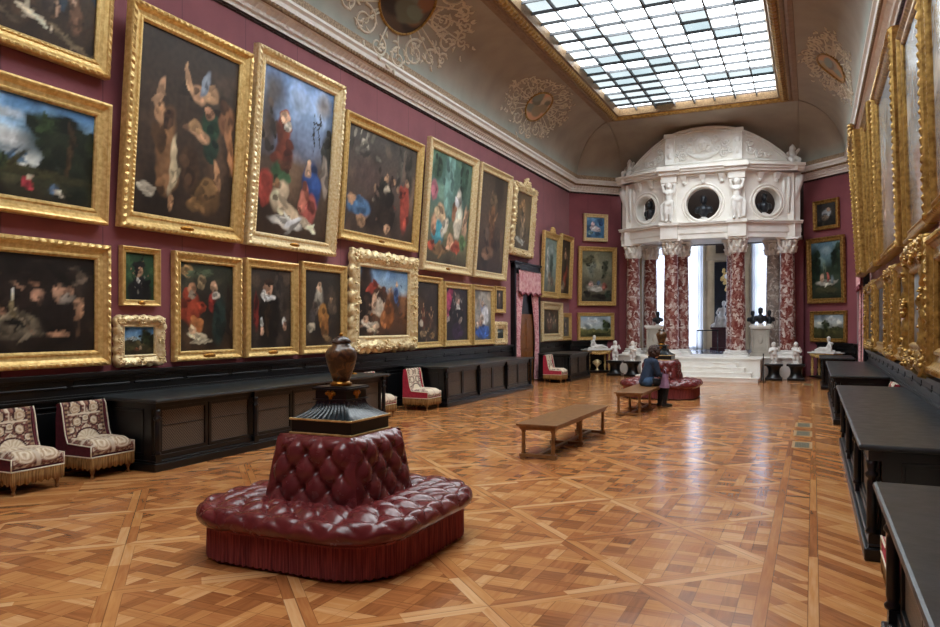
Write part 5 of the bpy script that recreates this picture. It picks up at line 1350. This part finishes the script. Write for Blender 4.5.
# busts
def bust_segs(): return [((0,0,.56),.1,(0,-.01,.64),.1), ((0,-.03,.5),.06,(0,-.07,.52),.05), ((0,0,.4),.065,(0,0,.5),.06), ((-.17,0,.31),.1,(.17,0,.31),.1), ((0,-.02,.2),.14,(0,-.02,.3),.15), ((0,0,.1),.06,(0,0,.16),.07), ((0,-.1,.58),.022,(0,-.11,.55),.024), ((-.2,.0,.26),.08,(.2,0,.26),.08)]
def bust(loc, rz, label, sc=1):
    root = thing('bust', label, 'bust', loc, rz, 'dark bronze busts'); root.scale = (sc,)*3
    fobj(fused(bust_segs(), .016, 3), 'figure', 'bronze', root)
    MB().lathe([(.13,0),(.13,.03),(.08,.05),(.06,.09),(.07,.12)], 20).build('socle', 'marble_white', root)
    return root
for i, t, r, lb in ((1, .5, .56, 'dark bronze bust in the central round opening'), (0, .56, .46, 'dark bronze bust in the left round opening'), (2, .44, .46, 'dark bronze bust in the right round opening')):
    m = seg_frame(i, t); p = m @ V((0, -.02, 5.97-r+.02)); d = PP[i+1]-PP[i]
    sill = MB().box(-.24, .24, -.2, .2, 5.97-r-.02, 5.97-r+.05); sill.xf(m); sill.build('sill', 'stone', at)
    bust((p.x, p.y, 5.97-r+.05), atan2(d.y, d.x), lb, 1.12 if i == 1 else 1.0)
# carved pedestals between the columns
def pedestal(x, y, label):
    root = thing('carved_pedestal', label, 'pedestal', (x, y, HP), 0, 'carved stone pedestals')
    b = MB(); b.box(-.34, .34, -.3, .3, 0, .1); b.box(-.3, .3, -.26, .26, .1, .16); b.build('base', 'stone_shadow', root, .008)
    d = MB(); d.box(-.27, .27, -.23, .23, .16, .95)
    for sx in (-1, 1): d.lathe([(.05,.16),(.04,.2),(.04,.85),(.055,.9)], 12, (sx*.26, -.24, 0))
    d.box(-.14, .14, -.26, -.2, .3, .8); d.sphere((0, -.25, .58), (.1, .05, .16), 10, 8); d.build('die', 'stone_shadow', root)
    c = MB(); c.box(-.32, .32, -.29, .29, .95, 1.0); c.box(-.36, .36, -.32, .32, 1.0, 1.06); c.build('cap', 'stone', root, .008)
pedestal(-5.22, 27.75, 'carved stone pedestal between the left columns, behind the far ottoman')
pedestal(-1.64, 27.7, 'carved stone pedestal between the right columns, carrying three dark busts')
for dx, dy, sc, lb in ((-.27, .1, .7, 'left'), (.0, -.12, .85, 'middle'), (.27, .08, .72, 'right')):
    bust((-1.64+dx, 27.7+dy, HP+1.06), .3, 'dark bust on the right carved pedestal, %s of three' % lb, sc)
bust((-5.16, 27.8, HP+1.06), .2, 'dark bust on the left carved pedestal, half hidden by columns', .7)
# seated marble statue in the room beyond
root = thing('plinth_block', 'purple marble plinth under the white seated statue in the room beyond', 'plinth', (-3.5, 33, HP))
MB().box(-.42, .42, -.36, .36, 0, .14).build('base', 'porphyry', root, .01); MB().box(-.34, .34, -.29, .29, .14, .9).build('die', 'porphyry', root); MB().box(-.4, .4, -.34, .34, .9, .98).build('cap', 'porphyry', root, .01)
statue([((.1,-.02,.96),.085,(.1,-.03,1.03),.085), ((.08,0,.8),.05,(.1,-.01,.92),.05), ((-.08,0,.75),.07,(.18,0,.75),.07), ((.05,0,.7),.13,(.0,.02,.4),.14), ((-.06,-.02,.32),.14,(.1,-.02,.32),.14), ((-.06,-.05,.32),.11,(-.2,-.28,.4),.08), ((-.2,-.28,.4),.075,(-.28,-.3,.06),.05),
        ((.12,-.05,.3),.11,(.1,-.32,.32),.08), ((.1,-.32,.32),.07,(.0,-.34,.06),.05), ((.2,0,.74),.055,(.28,-.1,.52),.045), ((.28,-.1,.52),.045,(.1,-.26,.42),.035), ((-.1,0,.74),.055,(-.2,-.16,.6),.045), ((-.2,-.16,.6),.04,(-.16,-.28,.48),.035),
        ((0,.05,.12),.24,(0,.05,.2),.2), ((-.25,0,.08),.12,(-.35,.02,.06),.08), ((.2,.02,.1),.16,(.3,.02,.08),.1)], .018, (-3.5, 33, HP+.98), .25, 'white marble seated statue in the room beyond the columns', 'statue', 'marble_white', 'seated_statue', (.38, .32, .05))
# putti on black stands
def putto(s): return [((0,0,.6),.075,(0,0,.64),.075), ((0,0,.5),.04,(0,0,.56),.04), ((-.07,0,.48),.055,(.07,0,.48),.055), ((0,-.01,.45),.09,(0,-.03,.34),.095), ((-.04,0,.28),.08,(.04,0,.28),.08), ((-.05,0,.26),.07,(-.06,-.04,.15),.05), ((-.06,-.04,.15),.048,(-.05,0,.04),.035),
        ((.05,0,.26),.07,(.07,-.02,.15),.05), ((.07,-.02,.15),.048,(.06,.02,.04),.035), ((-.11,0,.48),.042,(-.15*s,-.08,.38),.035), ((-.15*s,-.08,.38),.034,(-.05,-.13,.45),.028), ((.11,0,.48),.042,(.17,-.05,.42),.035), ((.17,-.05,.42),.034,(.13,-.1,.54),.028),
        ((-.05,-.03,.03),.035,(-.055,-.08,.03),.03), ((.06,-.01,.03),.035,(.07,-.06,.03),.03), ((.02,.06,.02),.06,(.02,.07,.22),.05), ((0,-.075,.61),.015,(0,-.08,.6),.015)]
def black_stand(x, y, label):
    root = thing('pedestal_stand', label, 'pedestal', (x, y, 0), 0, 'low black waisted pedestals')
    MB().box(-.26, .26, -.22, .22, 0, .09).build('base', 'black', root, .01)
    m = MB()
    m.grid(lambda u, v: V(((.17+.08*(2*abs(v-.5))**2.5)*(cos(2*pi*u)*1.0), (.15+.07*(2*abs(v-.5))**2.5)*sin(2*pi*u), .09+.38*v)), 32, 14); m.build('waist', 'black', root, fix=False)
    MB().box(-.28, .28, -.23, .23, .47, .54).build('top', 'black', root, .01)
for x, y, sgn, lb in ((-6.4, 26.4, 1, 'farthest left'), (-5.72, 26.15, -1, 'just left of the steps'), (-1.16, 26.3, 1, 'just right of the steps'), (-.5, 26.45, -1, 'farthest right')):
    black_stand(x, y, 'low black waisted pedestal before the platform, '+lb)
    statue(putto(sgn), .013, (x, y, .54), .2*sgn, 'small white child statue on a black pedestal, '+lb, 'statue', 'marble_white', 'putto_statue', (.12, .1, .02), group='small white child statues')
# console tables
def console(x, y, rz, lb):
    root = thing('console_table', 'gilt console table with white marble top at the %s angled wall' % lb, 'console table', (x, y, 0), rz, 'gilt console tables')
    MB().box(-.56, .56, -.25, .25, .85, .89).build('top', 'marble_white', root, .008)
    a = MB(); a.box(-.5, .5, -.2, .2, .78, .85)
    for i in range(9): a.sphere((-.4+.1*i, -.21, .78-.05*sin(pi*i/8)), (.06, .03, .05), 8, 6)
    a.build('apron', 'gold', root)
    for sx in (-1, 1):
        for sy in (-1, 1):
            l = MB(); l.lathe([(.05,.08),(.03,.12),(.045,.2),(.055,.3),(.03,.36),(.045,.42),(.04,.6),(.03,.68),(.055,.76),(.055,.79)], 14, (sx*.43, sy*.15, 0)); l.build('leg', 'gold', root)
    MB().box(-.5, .5, -.22, .22, .03, .09).build('shelf', 'black', root, .008)
    m = Matrix.Rotation(rz, 4, 'Z')
    sg = 1 if lb == 'left' else -1
    u = thing('gilt_urn', 'gilt urn on the lower shelf of the %s console table' % lb, 'urn', (x, y, .09), rz, 'gilt urns under the consoles')
    MB().lathe([(.08,0),(.08,.03),(.03,.06),(.03,.12),(.09,.2),(.12,.28),(.11,.33),(.05,.37),(.06,.41)], 24).build('body', 'gold_pale', u)
    h = MB()
    for s in (-1, 1): h.tube([(s*.1,0,.22),(s*.17,0,.27),(s*.17,0,.34),(s*.08,0,.38)], .014, 6)
    h.build('handle', 'gold_pale', u)
    segs = [((-.12,0,.42),.065,(-.12,0,.47),.065), ((-.13,0,.32),.04,(-.12,0,.4),.04), ((-.2,-.06,.29),.05,(-.2,.06,.29),.05), ((-.18,0,.27),.085,(-.1,0,.12),.09), ((-.08,-.05,.1),.08,(.18,-.06,.12),.06), ((.18,-.06,.12),.055,(.42,-.03,.06),.035), ((-.08,.05,.1),.08,(.16,.06,.1),.06), ((.16,.06,.1),.055,(.4,.05,.06),.035),
            ((-.22,-.06,.28),.04,(-.3,-.08,.16),.033), ((-.3,-.08,.16),.03,(-.28,-.1,.05),.028), ((-.2,.06,.28),.04,(-.1,.1,.18),.033), ((-.1,.1,.18),.03,(.05,.09,.16),.026), ((-.2,0,.06),.08,(.1,0,.05),.07), ((-.34,0,.04),.05,(.4,0,.03),.04)]
    segs = [((p[0]*sg, p[1], p[2]), a_, (q[0]*sg, q[1], q[2]), b_) for p, a_, q, b_ in segs]
    statue(segs, .014, (x, y, .89), rz, 'white reclining statue on the %s console table' % lb, 'statue', 'marble_white', 'reclining_statue', (.46, .16, .03), group='white reclining statues')
console(-7.4, 27.7, pi/4, 'left'); console(.39, 27.7, -pi/4, 'right')
# barrier post, handrail
t = thing('barrier_post', 'thin black post standing beside the steps', 'post', (-1.42, 25.3, 0))
MB().lathe([(.1,0),(.1,.015),(.02,.02)], 16).build('foot', 'iron', t); MB().lathe([(.016,.02),(.016,.86),(.022,.87),(.022,.9)], 10).build('pole', 'iron', t)
t = thing('handrail', 'black iron handrail on the floor of the room beyond', 'railing', (-4.2, 30.9, HP))
for x in (0, .2, .78): MB().lathe([(.05,0),(.05,.02),(.018,.03),(.018,.86)], 10, (x, .05*x, 0)).build('post', 'iron', t)
MB().tube([(-.02,0,.86),(.82,.045,.86)], .022, 8).build('rail', 'iron', t)
# floor grilles
for y, lb in ((12.3, 'nearest of three in a row'), (13.6, 'middle of three in a row'), (14.75, 'farthest of three in a row'), (24.8, 'alone near the right console table')):
    t = thing('floor_vent', 'square metal vent grille in the floor border, '+lb, 'floor vent', (-.15, y, 0), 0, 'floor vents in the right border')
    r = MB(); r.box(-.14, .14, -.33, -.27, 0, .004); r.box(-.14, .14, .27, .33, 0, .004); r.box(-.14, -.1, -.27, .27, 0, .004); r.box(.1, .14, -.27, .27, 0, .004); r.build('rim', 'vent_rim', t)
    g = MB(); g.box(-.1, .1, -.27, .27, 0, .002)
    for i in range(9): g.box(-.1+.0225*i, -.092+.0225*i, -.27, .27, .002, .005)
    for i in range(12): g.box(-.1, .1, -.26+.045*i, -.25+.045*i, .002, .005)
    g.build('grille', 'vent', t)

# ------------------------------------------------------------------ the room beyond the columns
OCT = [(-6.8, 29.0), (-6.8, 32.6), (-4.36, 35.04), (-2.52, 35.04), (-.1, 32.6), (-.1, 29.0)]
ZR = 7.2
struct(MB().prism([(-6.8,29.0),(-.1,29.0),(-.1,32.6),(-2.52,35.04),(-4.36,35.04),(-6.8,32.6)], HP-.2, HP), 'floor_beyond', 'grey_floor')
struct(MB().prism([(-7.2,29.0),(.3,29.0),(.3,32.8),(-2.3,35.4),(-4.5,35.4),(-7.2,32.8)], ZR, ZR+.2), 'ceiling_beyond', 'beige_wall')
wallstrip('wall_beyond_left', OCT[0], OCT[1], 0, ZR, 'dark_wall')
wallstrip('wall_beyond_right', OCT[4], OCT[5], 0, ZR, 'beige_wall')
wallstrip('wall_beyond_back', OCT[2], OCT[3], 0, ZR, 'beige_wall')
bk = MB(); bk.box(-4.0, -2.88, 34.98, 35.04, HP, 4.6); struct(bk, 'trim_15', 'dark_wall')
bk = MB(); bk.box(-4.36, -2.52, 34.9, 35.04, 4.68, 4.9); bk.box(-4.36, -2.52, 34.94, 35.04, 5.5, 5.6); struct(bk, 'trim_16', 'beige_wall')
bk = MB(); bk.box(-3.95, -2.95, 34.98, 35.03, 5.0, 5.45); struct(bk, 'trim_17', 'brown_wall')
t = thing('wall_clock', 'gilt ornamental clock hanging on the dark wall of the room beyond', 'clock', (-3.46, 34.96, 3.85))
g = MB(); rr = random.Random(2)
for i in range(26):
    a = rr.uniform(0, 6.28); q = rr.uniform(.1, 1); g.sphere((.22*q*cos(a), -.05, .5*q*sin(a)), (.07, .05, .08), 8, 6)
g.sphere((0, -.06, .1), (.19, .07, .19), 16, 10); g.build('case', 'gold', t)
MB().sphere((0, -.12, .1), (.11, .03, .11), 16, 8).build('dial', 'marble_white', t)
def tall_window(n, a, b, label):
    a, b = V(a), V(b); d = (b-a).normalized(); L = (b-a).length; ang = atan2(d.y, d.x)
    M_ = Matrix.Translation((a.x, a.y, 0)) @ Matrix.Rotation(ang, 4, 'Z')     # -y local = into the room
    x0, x1, z0, z1 = .22, L-.22, HP+.05, 6.3
    w = MB(); w.box(0, x0, 0, .3, 0, ZR); w.box(x1, L, 0, .3, 0, ZR); w.box(x0, x1, 0, .3, 0, z0); w.box(x0, x1, 0, .3, z1, ZR)
    w.xf(M_); struct(w, 'wall_diagonal_%d' % n, 'beige_wall')
    g_ = MB(); g_.box(x0, x1, .14, .15, z0, z1); g_.xf(M_); wd = struct(g_, 'window_%d' % (n+1), 'glass')
    f = MB()
    for x in (x0, (x0+x1)/2-.04, x1-.08): f.box(x, x+.08, .1, .18, z0, z1)
    for k in range(5): z = z0+(z1-z0-.07)*k/4; f.box(x0, x1, .1, .18, z, z+.07)
    f.xf(M_); f.build('frame', 'stone_shadow', wd)
    c = thing('sheer_curtain', label, 'curtain', a.to_3d(), ang)
    for s in (0, 1):
        def fn(u, v):
            w_ = (x1-x0)/2+.04; x = x0-.03+s*((x1-x0)/2-.01)+u*w_
            return V((x, -.08+.035*sin(u*2*pi*9+s)+.012*sin(u*41), HP+.02+(z1+.1-HP)*v))
        m = MB(); m.grid(fn, 110, 6); m.build('curtain_panel', 'sheer', c, fix=False)
    MB().tube([(x0-.1,-.08,z1+.13),(x1+.1,-.08,z1+.13)], .02, 8).build('rod', 'iron', c)
tall_window(1, OCT[1], OCT[2], 'white sheer curtain over the left tall window beyond the columns')
tall_window(2, OCT[3], OCT[4], 'white sheer curtain over the right tall window beyond the columns')

# ------------------------------------------------------------------ light
w = bpy.data.worlds.new('overcast_sky'); bpy.context.scene.world = w; w.use_nodes = True
bg_ = w.node_tree.nodes['Background']; bg_.inputs[0].default_value = (.93, .97, 1, 1); bg_.inputs[1].default_value = 4.6
def portal(loc, rot, sx, sy):
    l = bpy.data.lights.new('sky_portal', 'AREA'); l.shape = 'RECTANGLE'; l.size = sx; l.size_y = sy; l.cycles.is_portal = True
    o = bpy.data.objects.new('sky_portal', l); C.objects.link(o); o.location = loc; o.rotation_euler = rot
portal(((SX0+SX1)/2, (SY0+SY1)/2, ZT+.3), (0, 0, 0), SX1-SX0, SY1-SY0)
for a, b in ((OCT[1], OCT[2]), (OCT[3], OCT[4])):
    d = V((b[0]-a[0], b[1]-a[1])).normalized(); n = V((-d.y, d.x))
    portal(((a[0]+b[0])/2+n.x*.35, (a[1]+b[1])/2+n.y*.35, 3.6), (pi/2, 0, atan2(d.y, d.x)+pi), 3.4, 6)

# ------------------------------------------------------------------ camera
cam = bpy.data.cameras.new('camera'); co = bpy.data.objects.new('camera', cam); C.objects.link(co)
co.location = (0, 0, 1.8); co.rotation_euler = (pi/2, 0, math.atan(343/750))
cam.sensor_width = 36; cam.lens = 36*750/940; cam.shift_y = 11.5/940; cam.clip_start = .05; cam.clip_end = 200
sc = bpy.context.scene; sc.camera = co
sc.view_settings.view_transform = 'Standard'; sc.view_settings.look = 'None'; sc.view_settings.gamma = 1; sc.view_settings.use_curve_mapping = False
sc.view_settings.exposure = 1.5
sc.cycles.max_bounces = 10; sc.cycles.diffuse_bounces = 6; sc.cycles.glossy_bounces = 4; sc.cycles.transparent_max_bounces = 12
sc.cycles.sample_clamp_indirect = 8
